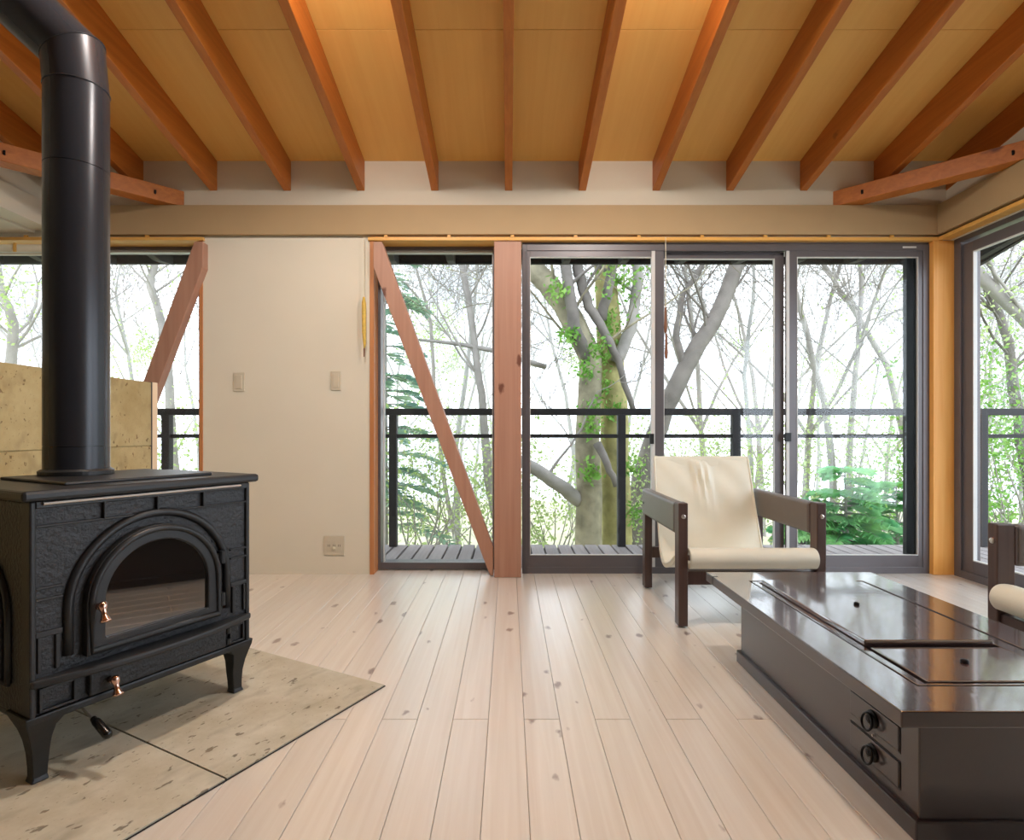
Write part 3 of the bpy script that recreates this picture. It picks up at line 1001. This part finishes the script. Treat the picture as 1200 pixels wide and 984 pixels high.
# ================================================================== ARMCHAIRS
def make_chair():
    c = thing('sling_armchair', 'cream leather sling armchair between the sliding door and the low table', 'armchair', (1.090, 2.872, 0))
    W, D = .33, .345       # half width, half depth
    HT = .558
    for s in (-1, 1):
        x0, x1 = sorted((s * W, s * (W - .042)))
        f1 = box('leg', 'chairwood', c, x0, x1, -D, -D + .062, .006, HT, .004)
        MB().lathe([(.010, 0), (.010, .002), (.006, .004)], 14, Matrix.Translation((s * (W - .021), -D - .0005, HT - .06)) @ Matrix.Rotation(R(90), 4, 'X')).build('bolt', 'bolt', f1)
        MB().lathe([(.012, 0), (.012, .007)], 12, Matrix.Translation((s * (W - .021), -D + .03, 0))).build('foot_pad', 'bakelite', f1)
        f2 = box('leg', 'chairwood', c, x0, x1, D - .062, D, .006, .46, .004)
        MB().lathe([(.012, 0), (.012, .007)], 12, Matrix.Translation((s * (W - .021), D - .03, 0))).build('foot_pad', 'bakelite', f2)
        # leather covered arm board between the legs, wrapping the rear leg
        xa, xb = sorted((s * (W + .002), s * (W - .046)))
        arm = box('arm', 'armleather', c, xa, xb, -D + .066, D + .004, HT - .148, HT - .002, .016, 4)
        box('arm_seam', 'chairwood', arm, xa + .002, xb - .002, -D + .061, -D + .069, HT - .142, HT - .008, .001)
        MB().lathe([(.007, 0), (.007, .003)], 12, Matrix.Translation((s * (W + .002), D - .04, HT - .08)) @ Matrix.Rotation(R(90 * s), 4, 'Y')).build('bolt', 'iron_pull', arm)
    box('front_rail', 'chairwood', c, -W + .04, W - .04, -D + .012, -D + .045, .19, .25, .003)
    box('rear_rail', 'chairwood', c, -W + .04, W - .04, D - .045, D - .015, .17, .23, .003)
    # rods that hold the sling
    MB().tube([(-W + .04, -D + .01, .312), (W - .04, -D + .01, .312)], .012, 10).build('sling_rod', 'chairwood', c, smooth=True)
    # sling: profile from the front roll down through the seat and up the back
    prof = [(-.330, .262), (-.356, .268), (-.374, .290), (-.378, .315), (-.368, .338), (-.345, .352), (-.31, .352), (-.26, .338),
            (-.18, .300), (-.09, .258), (-.01, .224), (.06, .204), (.115, .205), (.155, .230), (.18, .275), (.205, .35), (.23, .43),
            (.255, .51), (.278, .585), (.298, .65), (.315, .705), (.322, .728), (.334, .738), (.346, .728), (.345, .68), (.34, .64)]
    # resample smoothly
    def cr(p, t):
        i = min(int(t), len(p) - 2); u_ = t - i
        a, b = p[max(i - 1, 0)], p[i]
        c_, d_ = p[i + 1], p[min(i + 2, len(p) - 1)]
        return tuple(.5 * (2 * b[k] + (c_[k] - a[k]) * u_ + (2 * a[k] - 5 * b[k] + 4 * c_[k] - d_[k]) * u_ ** 2 + (3 * b[k] - a[k] - 3 * c_[k] + d_[k]) * u_ ** 3) for k in (0, 1))
    NS, NW = 76, 40
    rows = [cr(prof, i * (len(prof) - 1) / NS) for i in range(NS + 1)]
    vs_, fs_ = [], []
    for i, (y, z) in enumerate(rows):
        t = i / NS * (len(prof) - 1)
        if t < 8: hw = .283
        elif t < 16: hw = .283 - .012 * (t - 8) / 8
        else: hw = .271 - .010 * min(1, (t - 16) / 6)
        back = max(0.0, min(1.0, (t - 13) / 3)) * max(0.0, min(1.0, (24 - t) / 3))
        seat = max(0.0, min(1.0, (t - 6) / 3)) * max(0.0, min(1.0, (15 - t) / 3))
        for j in range(NW + 1):
            s_ = -1 + 2 * j / NW
            x = s_ * hw
            e = abs(s_) ** 6
            dy, dz = 0.0, 0.0
            # sag of seat and hollow of the back
            dz -= .016 * seat * (1 - s_ * s_)
            dy += .016 * back * (1 - s_ * s_)
            # gathered pleats in the upper middle of the back
            pl_ = max(0.0, 1 - abs(t - 18.6) / 2.6)
            for cx_, am in ((-.16, .018), (-.03, .030), (.11, .018)):
                q = (s_ - cx_ + .03 * (t - 18.6)) / .045
                dy -= am * pl_ * math.exp(-q * q)
            # soft ripples along the edges
            dy += back * .003 * math.sin(9 * s_ + 2.2 * t) * (1 - e)
            # edges curl away from the sitter
            if 9 < t < 22:
                dy += .010 * e * back
                dz -= .010 * e * seat
            vs_.append((x, y + dy, z + dz))
    for i in range(NS):
        for j in range(NW):
            a = i * (NW + 1) + j
            fs_.append((a, a + 1, a + NW + 2, a + NW + 1))
    sl = MB().add(vs_, fs_).build('sling_seat', 'cream', c, smooth=True)
    so = sl.modifiers.new('thick', 'SOLIDIFY'); so.thickness = .020; so.offset = -1.0
    bv = sl.modifiers.new('round', 'BEVEL'); bv.width = .006; bv.segments = 2; bv.limit_method = 'ANGLE'; bv.angle_limit = R(60)
    # side piping along the back edges
    for s in (0, NW):
        ed = [Vector(vs_[i * (NW + 1) + s]) for i in range(26, NS - 8, 3)]
        MB().tube(ed, .0055, 8).build('piping', 'cream', sl, smooth=True)
    return c


ch1 = make_chair()
ch2 = copy_tree(ch1)
ch2.location = (2.035, 1.668, 0)
ch2.rotation_euler = (0, 0, R(-90))
ch2['label'] = 'sling armchair standing side-on beside the long flank of the low table'
for o in (ch1, ch2):
    o['group'] = 'matching leather sling armchairs'

# ================================================================== SMALL WALL THINGS
YWP = YW - .010


def plate(nm, label, cat, px, py, w, h, kind):
    t = thing(nm, label, cat, (sx(px, YWP), YWP, sz(py, YWP)))
    box('cover_plate', 'plastic', t, -w / 2, w / 2, -.007, 0, -h / 2, h / 2, .002)
    if kind == 'switch':
        box('rocker', 'plastic', t, -w * .28, w * .28, -.011, -.006, -h * .36, h * .36, .0015)
    else:
        for dx in (-.032, .0, .032):
            s_ = box('socket_insert', 'plastic', t, dx - .013, dx + .013, -.009, -.006, -.032, .032, .001)
            for k in (-.005, .005):
                box('slot', 'lacquer_dark', s_, dx + k - .0012, dx + k + .0012, -.0096, -.008, -.006, .008)
        MB().lathe([(.008, 0), (.008, .012), (.004, .016)], 12, Matrix.Translation((.0, -.008, -.012)) @ Matrix.Rotation(R(90), 4, 'X')).build('aerial_plug', 'cord', t)
    return t


plate('light_switch', 'ivory light switch on the white panel nearer the stove', 'light switch', 280.5, 447.5, .068, .116, 'switch')
plate('light_switch', 'ivory light switch on the white panel near the braced window', 'light switch', 394, 446, .062, .116, 'switch')
plate('wall_outlet', 'wide ivory wall outlet low on the white panel', 'outlet', 392, 639, .125, .118, 'outlet')


def cord(label, px, ytop, y0, y1, d, pulls):
    t = thing('blind_cord', label, 'blind cord', (sx(px, d), d, sz(ytop, d)))
    L_ = sz(ytop, d) - sz(y0, d)
    MB().tube([(0, 0, 0), (0.001, 0, -L_ * .5), (0, 0, -L_)], .0022, 6).build('string', 'cord', t)
    H_ = sz(y0, d) - sz(y1, d)
    if pulls == 'tassel':
        MB().tube([(0, 0, -L_), (0, 0, -L_ - H_ * .1), (.001, 0, -L_ - H_ * .6), (.004, 0, -L_ - H_ * .78), (.002, 0, -L_ - H_ * .86)], [.006, .013, .012, .009, .004], 10).build('cord_bundle', 'tassel', t, smooth=True)
        MB().tube([(.002, 0, -L_ - H_ * .86), (.001, 0, -L_ - H_)], [.006, .004], 8).build('pull', 'pull_wood', t)
    else:
        for k in (0, .52):
            z_ = -L_ - H_ * k
            MB().lathe([(.003, 0), (.007, -.01), (.008, -.08), (.011, -.12), (.009, -.150), (.004, -.156)], 12, Matrix.Translation((.004 * (k > 0), .0, z_))).build('pull', 'pull_wood', t, smooth=True)
    return t


cord('blind cord with yellow looped bundle against the white panel', 426.5, 277, 348, 418, 3.44, 'tassel')
cord('thin blind cord with brown wooden pulls in front of the sliding door', 780, 277, 360, 418, 3.44, 'pulls')

# roller blind above the window behind the stove
rb = thing('roller_blind', 'rolled up pale blind above the window left of the stove pipe', 'blind', (-2.85, 3.45, 2.0))
MB().tube([(-1.2, 0, -.005), (.02, 0, -.005)], .022, 14).build('roll', 'cord', rb, smooth=True)
box('hem_bar', 'plastic', rb, -1.2, .02, -.012, .012, -.048, -.036, .002)
for x in (-.14, -.9):
    box('blind_bracket', 'jamb', rb, x - .008, x + .008, -.028, -.02, -.035, .02, .001)

# fill lamps added out of view to brighten the room
for i, (x, y) in enumerate(((-.6825, 1.7), (.6825, 1.7))):
    zl = 2.74
    lp = thing('fill_lamp', 'added fill lamp out of view below the rafters', 'lamp', (x, y, zl), 0, 'added fill lamps below the rafters')
    MB().tube([(0, 0, .12), (0, 0, zc(y) - zl)], .012, 8).build('stem', 'bakelite', lp)
    MB().lathe([(.02, .15), (.05, .14), (.06, .10), (.055, .10), (.045, .13), (.02, .14)], 24).build('fill_lamp_cap', 'fill_lampshade', lp, smooth=True)
    ld = bpy.data.lights.new('fill_lamp_spot', 'SPOT')
    ld.spot_size = R(168)
    ld.spot_blend = 0.35
    ld.energy = FILL_POWER
    ld.color = (1.0, 0.94, 0.87)
    ld.shadow_soft_size = 0.09
    lo_ = bpy.data.objects.new('fill_lamp_spot', ld)
    COL.objects.link(lo_)
    lo_.parent = lp
    lu = bpy.data.lights.new('fill_lamp_uplight', 'POINT')
    lu.energy = FILL_POWER * .6
    lu.color = (1.0, 0.94, 0.87)
    lu.shadow_soft_size = 0.05
    lu_ = bpy.data.objects.new('fill_lamp_uplight', lu)
    COL.objects.link(lu_)
    lu_.parent = lp

# ================================================================== OUTDOORS
deck = box('deck', 'eave', None, -4.6, 4.7, 3.74, 4.47, -.20, -.045)
struct(deck, 'grey weathered board deck outside the windows', 'deck')
dk_me = {}
x = -4.55
while x < 4.6:
    y0 = 3.75 if x < 2.9 else -1.2
    key = y0
    if key not in dk_me:
        dk_me[key] = MB().box(-.0465, .0465, 0, 4.46 - y0, -.03, 0).mesh('deck_board', 'deck')
    link('deck_board', dk_me[key], deck, .003, (x, y0, -.015), 1)
    x += .106

YR = 4.40
rail = thing('deck_railing', 'dark metal railing along the outer edge of the deck', 'railing', (0, YR, -.015))
zr1, zr2 = sz(481.5, YR), sz(510.5, YR)
box('top_rail', 'railing', rail, -4.6, 4.62, -.025, .025, zr1 - .018, zr1 + .034, .003)
box('mid_rail', 'railing', rail, -4.6, 4.62, -.012, .012, zr2 - .002, zr2 + .028, .002)
for px in (63.5, 196, 328, 461, 594, 728, 862, 1150):
    xx = sx(px, YR)
    box('post', 'railing', rail, xx - .03, xx + .03, -.03, .03, .0, zr1 - .02 + .01, .003)
box('side_rail', 'railing', rail, 4.57, 4.62, -5.4, -.026, zr1 - .018, zr1 + .034, .003)
box('side_rail', 'railing', rail, 4.58, 4.61, -5.4, -.026, zr2 - .002, zr2 + .028, .002)
for yy in (-1.0, -2.0, -3.0, -4.0, -5.3):
    box('post', 'railing', rail, 4.565, 4.625, yy - .03, yy + .03, 0, zr1, .003)

# ground: falls away from the deck
gm = MB()
NX, NY = 40, 34
ysg = [-6 + 12 * (i / 10) for i in range(11)] + [6 + 34 * (i / 20) ** 1.5 for i in range(1, 21)]
def gz(x_, y_):
    t = max(0, y_ - 4)
    tx = max(0, x_ - 4)
    z = -.75 - .09 * t - .03 * tx
    return z + .18 * math.sin(x_ * .7 + y_ * .35) * min(1, t / 4)
vs_, fs_ = [], []
for y in ysg:
    for i in range(NX + 1):
        w = 16 + max(0, y) * 1.6
        x = -w + 2 * w * i / NX
        vs_.append((x, y, gz(x, y)))
for j in range(len(ysg) - 1):
    for i in range(NX):
        a = j * (NX + 1) + i
        fs_.append((a, a + 1, a + NX + 2, a + NX + 1))
ground = gm.add(vs_, fs_).build('ground', 'grass', None, smooth=True)
struct(ground, 'pale grassy slope falling away below the deck', 'ground')


# ---- trees
def grow(mb, p, d, length, r, depth, rng, sides=6, tips=None, up=.12, kink=.16, nchild=(2, 4), rmin=.004):
    n = 5 if depth > 0 else 3
    pts, rad = [p.copy()], [r]
    dd = d.normalized()
    q = p.copy()
    for i in range(n):
        dd = (dd + Vector((rng.uniform(-1, 1), rng.uniform(-1, 1), rng.uniform(-1, 1))) * kink + Vector((0, 0, up * .5))).normalized()
        q = q + dd * (length / n)
        pts.append(q.copy())
        rad.append(max(rmin, r * (1 - .66 * (i + 1) / n)))
    mb.tube(pts, rad, sides, cap=False)
    if tips is not None and (depth <= 1 or r < rmin * 2.2):
        tips.extend(pts[2:])
    if depth == 0:
        return
    for _ in range(rng.randint(*nchild)):
        k = rng.randint(2, n)
        a = rng.uniform(0, 2 * math.pi)
        t = (pts[k] - pts[k - 1]).normalized()
        s = t.cross(Vector((math.cos(a), math.sin(a), .3))).normalized()
        nd = (t * rng.uniform(.6, 1.0) + s * rng.uniform(.5, .95) + Vector((0, 0, up))).normalized()
        grow(mb, pts[k], nd, length * rng.uniform(.5, .8), rad[k] * rng.uniform(.45, .75), depth - 1, rng, max(3, sides - 1), tips, up, min(.34, kink * 1.25), nchild, rmin)


def leaves(pts, rng, n, spread, size, flat=0.0):
    mb = MB()
    for _ in range(n):
        c = Vector(rng.choice(pts)) + Vector((rng.gauss(0, spread), rng.gauss(0, spread), rng.gauss(0, spread * (1 - flat * .7))))
        a = Vector((rng.uniform(-1, 1), rng.uniform(-1, 1), rng.uniform(-1, 1) * (1 - flat))).normalized()
        b = a.cross(Vector((rng.uniform(-1, 1), rng.uniform(-1, 1), rng.uniform(-1, 1)))).normalized()
        s = size * rng.uniform(.6, 1.4)
        mb.add([c - a * s, c - b * s * .55, c + a * s, c + b * s * .55], [(0, 1, 2, 3)])
    return mb


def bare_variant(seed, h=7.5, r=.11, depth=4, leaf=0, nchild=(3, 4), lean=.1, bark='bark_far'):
    rng = random.Random(seed)
    mb = MB()
    tips = []
    grow(mb, Vector((0, 0, -.3)), Vector((rng.uniform(-lean, lean), rng.uniform(-lean, lean), 1)), h * .62, r, depth, rng, 7, tips, .10, .15, nchild, .0050)
    me = mb.mesh('trunk', bark, True)
    lm = leaves([p for p in tips if p.z < h * .55] or tips, rng, leaf, .2, .022).mesh('foliage', 'spring') if leaf else None
    return me, lm


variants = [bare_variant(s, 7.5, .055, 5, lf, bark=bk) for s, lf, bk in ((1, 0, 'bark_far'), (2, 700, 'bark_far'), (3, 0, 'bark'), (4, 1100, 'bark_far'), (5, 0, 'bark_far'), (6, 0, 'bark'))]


def put_tree(v, x, y, rz, sc, label, group):
    t = thing('woodland_tree', label, 'tree', (x, y, gz(x, y)), rz, group)
    t.scale = (sc, sc, sc)
    me, lm = variants[v]
    link('trunk', me, t)
    if lm:
        link('foliage', lm, t)
    return t


rng = random.Random(21)
for i in range(40):
    y = rng.uniform(9, 28)
    x = rng.uniform(-1.0, 1.0) * (2.5 + y * .98)
    v = rng.randrange(6)
    leafy = variants[v][1] is not None
    put_tree(v, x, y, rng.uniform(0, 6.28), rng.uniform(.8, 1.25) * (.8 + y * .03),
             'slender woodland tree hazed with pale spring leaves below the deck' if leafy else 'slender bare grey woodland tree standing below the deck',
             'leafing trees on the slope' if leafy else 'bare trees on the slope')

# big forked tree right outside the sliding door -----------------------------------
DT = 6.4
def tp(px, py, d=DT):
    return Vector((sx(px, d), d, sz(py, d)))
base = tp(700, 700)
big = thing('forked_tree', 'big forked mossy tree with ivy just beyond the deck railing', 'tree', (base.x, DT, gz(base.x, DT)))
off = -Vector(big.location)


def limb(pix, rad, mat, par, nm, d=DT, twigs=0, seed=0, sides=10, tw=1.0):
    rng_ = random.Random(seed)
    ctl = [tp(x_, y_, d + dd_) + off for x_, y_, dd_ in pix]
    # subdivide with slight wobble
    pts_, rr = [], []
    for i in range(len(ctl) - 1):
        for k in range(4):
            t = k / 4
            w = Vector((rng_.uniform(-1, 1), rng_.uniform(-1, 1), 0)) * (.012 if k else 0)
            pts_.append(ctl[i].lerp(ctl[i + 1], t) + w)
            rr.append(rad[i] * (1 - t) + rad[i + 1] * t)
    pts_.append(ctl[-1]); rr.append(rad[-1])
    mb = MB().tube(pts_, rr, sides)
    for _ in range(twigs):
        k = rng_.randint(len(pts_) // 2, len(pts_) - 1)
        a = rng_.uniform(0, 6.28)
        grow(mb, pts_[k], Vector((math.cos(a), math.sin(a) * .6, .8)), rng_.uniform(.9, 1.8) * tw, min(rr[k] * .34, .02), 4, rng_, 6, None, .1, .2, (2, 3), .0042)
    mb.build(nm, mat, par, smooth=True)
    return pts_


t1 = limb([(692, 720, 0), (690, 600, 0), (688, 520, 0), (692, 420, 0), (660, 355, 0), (622, 310, .1), (585, 240, .2)], [.17, .15, .14, .13, .13, .12, .10], 'bark_moss2', big, 'trunk', twigs=5, seed=3)
t2 = limb([(722, 720, .25), (722, 600, .25), (720, 500, .25), (714, 400, .25), (708, 300, .25), (716, 200, .3)], [.19, .175, .165, .15, .12, .09], 'bark_moss', big, 'trunk', twigs=4, seed=4)
t3 = limb([(690, 425, -.05), (672, 380, -.15), (664, 320, -.2), (655, 240, -.2)], [.075, .07, .06, .05], 'bark_dark', big, 'limb', twigs=3, seed=5)
t4 = limb([(742, 480, -.1), (724, 420, -.1), (706, 385, -.1), (690, 360, -.1), (678, 320, -.15), (672, 250, -.2)], [.03, .04, .05, .055, .06, .05], 'bark_dark', big, 'limb', twigs=3, seed=6)
t5 = limb([(722, 425, .1), (740, 385, .1), (748, 330, .1), (742, 240, .1)], [.075, .07, .06, .05], 'bark', big, 'limb', twigs=3, seed=7)
t6 = limb([(705, 375, 0), (712, 340, -.1), (722, 300, -.1), (732, 230, -.1)], [.06, .055, .05, .04], 'bark_dark', big, 'limb', twigs=2, seed=8)
t7 = limb([(682, 588, 0), (655, 568, -.2), (625, 548, -.3), (590, 530, -.4)], [.085, .075, .07, .05], 'bark', big, 'limb', twigs=2, seed=9)
t8 = limb([(700, 520, -.2), (712, 545, -.3), (722, 570, -.3)], [.05, .04, .03], 'bark_dark', big, 'limb', seed=10)
rng = random.Random(5)
ivp = [p for p in t1[:17]] + [p for p in t2[3:18]]
ivp = [Vector(p) + Vector((0, -.22, 0)) for p in ivp]
cl = []
for p in ivp:
    if rng.random() < .62:
        cl.append(p + Vector((rng.uniform(-.16, .16), 0, rng.uniform(-.1, .1))))
leaves(cl, rng, 1300, .065, .030).build('ivy', 'ivy', big)
leaves([p + Vector((0, -.1, 0)) for p in t6[3:] + t5[6:]], rng, 380, .12, .028).build('ivy', 'ivy', big)

# slanting tree behind the middle pane
lb = tp(740, 640, 7.4)
lean = thing('leaning_tree', 'dark trunk leaning across behind the middle pane of the sliding door', 'tree', (lb.x, 7.4, gz(lb.x, 7.4)))
off = -Vector(lean.location)
limb([(735, 690, 0), (752, 560, 0), (778, 480, 0), (812, 415, 0), (842, 365, 0), (868, 300, 0), (905, 200, 0)], [.14, .13, .12, .11, .10, .095, .07], 'bark_dark', lean, 'trunk', 7.4, 8, 14, tw=1.2)
limb([(802, 440, 0), (792, 395, 0), (800, 345, .1), (830, 300, .2)], [.05, .045, .04, .03], 'bark_dark', lean, 'limb', 7.4, 4, 15)
# branch reaching across the braced window
sb = tp(610, 640, 7.0)
side = thing('slender_tree', 'slender grey tree with fine upswept twigs behind the braced window', 'tree', (sb.x, 7.0, gz(sb.x, 7.0)))
off = -Vector(side.location)
limb([(600, 680, 0), (572, 560, 0), (566, 480, 0), (556, 400, 0), (540, 300, 0), (530, 200, 0)], [.07, .06, .05, .045, .04, .03], 'bark', side, 'trunk', 7.0, 9, 31)
limb([(640, 430, 0), (575, 410, 0), (530, 402, 0), (490, 398, 0)], [.035, .03, .025, .015], 'bark', side, 'limb', 7.0, 3, 32)

# trees in the right pane, beyond the corner and behind the stove
def px_tree(px, d, label, pix, rad, mat, twigs, seed, foliage=0, nm='woodland_tree'):
    global off
    b_ = tp(px, 640, d)
    t = thing(nm, label, 'tree', (b_.x, d, gz(b_.x, d)))
    off = -Vector(t.location)
    pp = limb(pix, rad, mat, t, 'trunk', d, twigs, seed, tw=1.25)
    if foliage:
        leaves(pp[len(pp) // 3:], random.Random(seed), foliage * 3, .55, .022).build('foliage', 'spring', t)
    return t


px_tree(978, 8.2, 'grey twin stemmed tree behind the right pane above the fir shrub', [(980, 690, 0), (976, 560, 0), (968, 480, 0), (948, 400, 0), (928, 320, 0), (900, 230, 0)], [0.058, 0.052, 0.046, 0.041, 0.035, 0.023], 'bark', 10, 41)
px_tree(1000, 8.8, 'straight grey tree behind the right pane beside the twin stemmed one', [(996, 690, 0), (995, 540, 0), (1002, 440, 0), (1010, 340, 0), (1004, 220, 0)], [0.052, 0.049, 0.041, 0.035, 0.023], 'bark', 12, 42)
px_tree(1060, 9.0, 'tree with a long limb arching left behind the dark screen bar', [(1075, 690, 0), (1062, 520, 0), (1040, 430, 0), (1005, 370, 0), (965, 310, 0), (940, 240, 0)], [0.058, 0.052, 0.046, 0.041, 0.035, 0.023], 'bark', 9, 43)
px_tree(870, 9.5, 'thin grey tree standing between the middle and right panes', [(885, 690, 0), (880, 540, 0), (872, 440, 0), (884, 330, 0), (880, 230, 0)], [0.046, 0.043, 0.035, 0.029, 0.017], 'bark_far', 12, 44)
px_tree(1190, 6.6, 'dark branched tree seen through the right wall door', [(1215, 700, 0), (1206, 560, 0), (1190, 470, 0), (1182, 400, 0), (1160, 340, 0), (1120, 280, 0)], [0.070, 0.064, 0.058, 0.049, 0.041, 0.029], 'bark_dark', 9, 45, 260)
px_tree(1260, 6.0, 'thick tree with a limb crossing high beyond the right wall door', [(1300, 720, 0), (1290, 560, 0), (1260, 440, 0), (1200, 372, 0), (1150, 325, 0), (1090, 260, 0)], [0.087, 0.081, 0.075, 0.070, 0.064, 0.052], 'bark', 7, 46, 420)
px_tree(20, 7.4, 'forked grey tree behind the stone partition left of the stove pipe', [(0, 690, 0), (2, 560, 0), (12, 440, 0), (16, 380, 0), (2, 340, 0), (-10, 280, 0)], [0.075, 0.070, 0.064, 0.058, 0.046, 0.035], 'bark', 8, 47)
px_tree(175, 7.8, 'curved grey tree behind the window between stove pipe and white panel', [(215, 700, 0), (205, 560, 0), (196, 420, 0), (188, 372, 0), (176, 335, 0), (184, 290, 0), (176, 220, 0)], [0.070, 0.064, 0.058, 0.052, 0.049, 0.046, 0.035], 'bark', 9, 48, 200)
px_tree(530, 9.2, 'thin tree with spring leaves low behind the braced window', [(545, 690, 0), (520, 560, 0), (510, 480, 0), (505, 380, 0), (480, 280, 0)], [0.041, 0.038, 0.032, 0.029, 0.017], 'bark', 9, 49, 240)

# conifer with drooping tiers behind the braced window
def conifer(px, d, h, w, label, nm, mat, seed, tiers, dens, droop, cat='tree', taper=.8, frond=1.0):
    rng_ = random.Random(seed)
    X_ = sx(px, d)
    z0 = gz(X_, d)
    t = thing(nm, label, cat, (X_, d, z0))
    mb = MB().tube([(0, 0, -.2), (.02, 0, h * .5), (0, 0, h)], [.02 + h * .014, .01 + h * .009, .008], 8)
    lf = MB()
    for i in range(tiers):
        f_ = (i + .6) / tiers
        z = h * (.08 + .92 * f_)
        rl = w * (1 - f_) ** taper + .08
        nb = rng_.randint(6, 8)
        for k in range(nb):
            a = 2 * math.pi * (k + rng_.random() * .7) / nb
            L_ = rl * rng_.uniform(.65, 1.15)
            zj = z + rng_.uniform(-.5, .5) * h / tiers
            dv = Vector((math.cos(a), math.sin(a), 0))
            pts_ = [Vector((0, 0, zj)) + dv * (L_ * s) + Vector((0, 0, .10 * L_ * s - droop * L_ * s * s)) for s in (0, .35, .7, 1.0)]
            mb.tube(pts_, [.012, .009, .006, .003], 4, cap=False)
            side_ = dv.cross(Vector((0, 0, 1)))
            m_ = int(dens * L_) + 3
            for q in range(m_):
                s = .2 + .8 * q / m_
                i0 = min(2, int(s * 3)); fr = s * 3 - i0
                c = pts_[i0].lerp(pts_[i0 + 1], min(1, fr))
                for sg in (-1, 1):
                    ln = frond * (.22 * (1 - s) + .10) * min(1.2, .5 + w * .5) * rng_.uniform(.7, 1.2)
                    e = c + (side_ * sg * .8 + dv * .6) * ln + Vector((0, 0, rng_.uniform(-.06, .01)))
                    wd = dv * .018 + Vector((0, 0, .010))
                    md = c.lerp(e, .5) + Vector((0, 0, .012))
                    lf.add([c - wd * .6, md - wd * 1.4, e, md + wd * 1.4, c + wd * .6], [(0, 1, 2, 3, 4)])
    mb.build('trunk', 'bark', t)
    lf.build('foliage', mat, t)
    return t


conifer(446, 7.0, 5.6, 1.0, 'tall blue green conifer with drooping tiers behind the braced window', 'conifer', 'pine', 3, 14, 16, .32)
conifer(990, 6.3, 1.5, .62, 'low bushy fir shrub outside the right pane', 'fir_shrub', 'fir', 5, 10, 56, .2, 'shrub', .42, 1.15)
conifer(938, 6.6, 1.2, .42, 'smaller fir shrub beside the low bushy one', 'fir_shrub', 'fir', 6, 8, 56, .2, 'shrub', .42, 1.15)
conifer(1050, 6.9, 1.35, .5, 'fir shrub near the dark screen bar of the right pane', 'fir_shrub', 'fir', 8, 8, 56, .2, 'shrub', .42, 1.15)


# understory bushes with pale spring leaves
def bush(px, d, h, w, n, label, mat, seed, group=None):
    rng_ = random.Random(seed)
    X_ = sx(px, d)
    t = thing('leafy_bush', label, 'shrub', (X_, d, gz(X_, d)), 0, group)
    mb = MB(); tips = []
    for k in range(6):
        a = rng_.uniform(0, 6.28)
        grow(mb, Vector((0, 0, -.1)), Vector((math.cos(a) * w / h, math.sin(a) * w / h, 1)), h * .9, .016, 2, rng_, 5, tips, .05, .2, (2, 3), .003)
    mb.build('stems', 'bark', t)
    leaves(tips, rng_, n * 3, .11, .026).build('foliage', mat, t)


GB = 'pale leafy bushes on the slope'
for i, (px, d, h, w) in enumerate(((480, 6.5, 1.3, .6), (545, 7.2, 1.4, .7), (640, 7.6, 1.2, .8), (770, 8.0, 1.5, .8), (820, 7.0, 1.3, .7), (890, 7.6, 1.5, .7), (1020, 8.4, 1.9, .9), (1055, 7.6, 1.6, .7), (160, 7.0, 1.7, .8), (215, 6.5, 1.4, .7), (505, 8.4, 1.7, .9), (565, 8.8, 1.6, .9), (655, 9.4, 1.7, 1.0), (765, 9.8, 1.9, 1.0), (845, 9.0, 1.9, .9), (905, 8.6, 1.9, .9), (965, 8.9, 2.2, .9), (1040, 9.4, 2.4, 1.0), (190, 8.6, 2.2, 1.0))):
    bush(px, d, h, w, 420, 'pale spring leafed bush growing on the slope below the railing', 'spring', 60 + i, GB)
for i, (px, d, h, w) in enumerate(((1165, 6.4, 1.9, 1.0), (1215, 6.0, 2.2, 1.1), (1185, 8.0, 2.4, 1.1))):
    bush(px, d, h, w, 800, 'bright green bush beyond the right wall door', 'ivy', 80 + i, 'bright bushes beyond the right door')
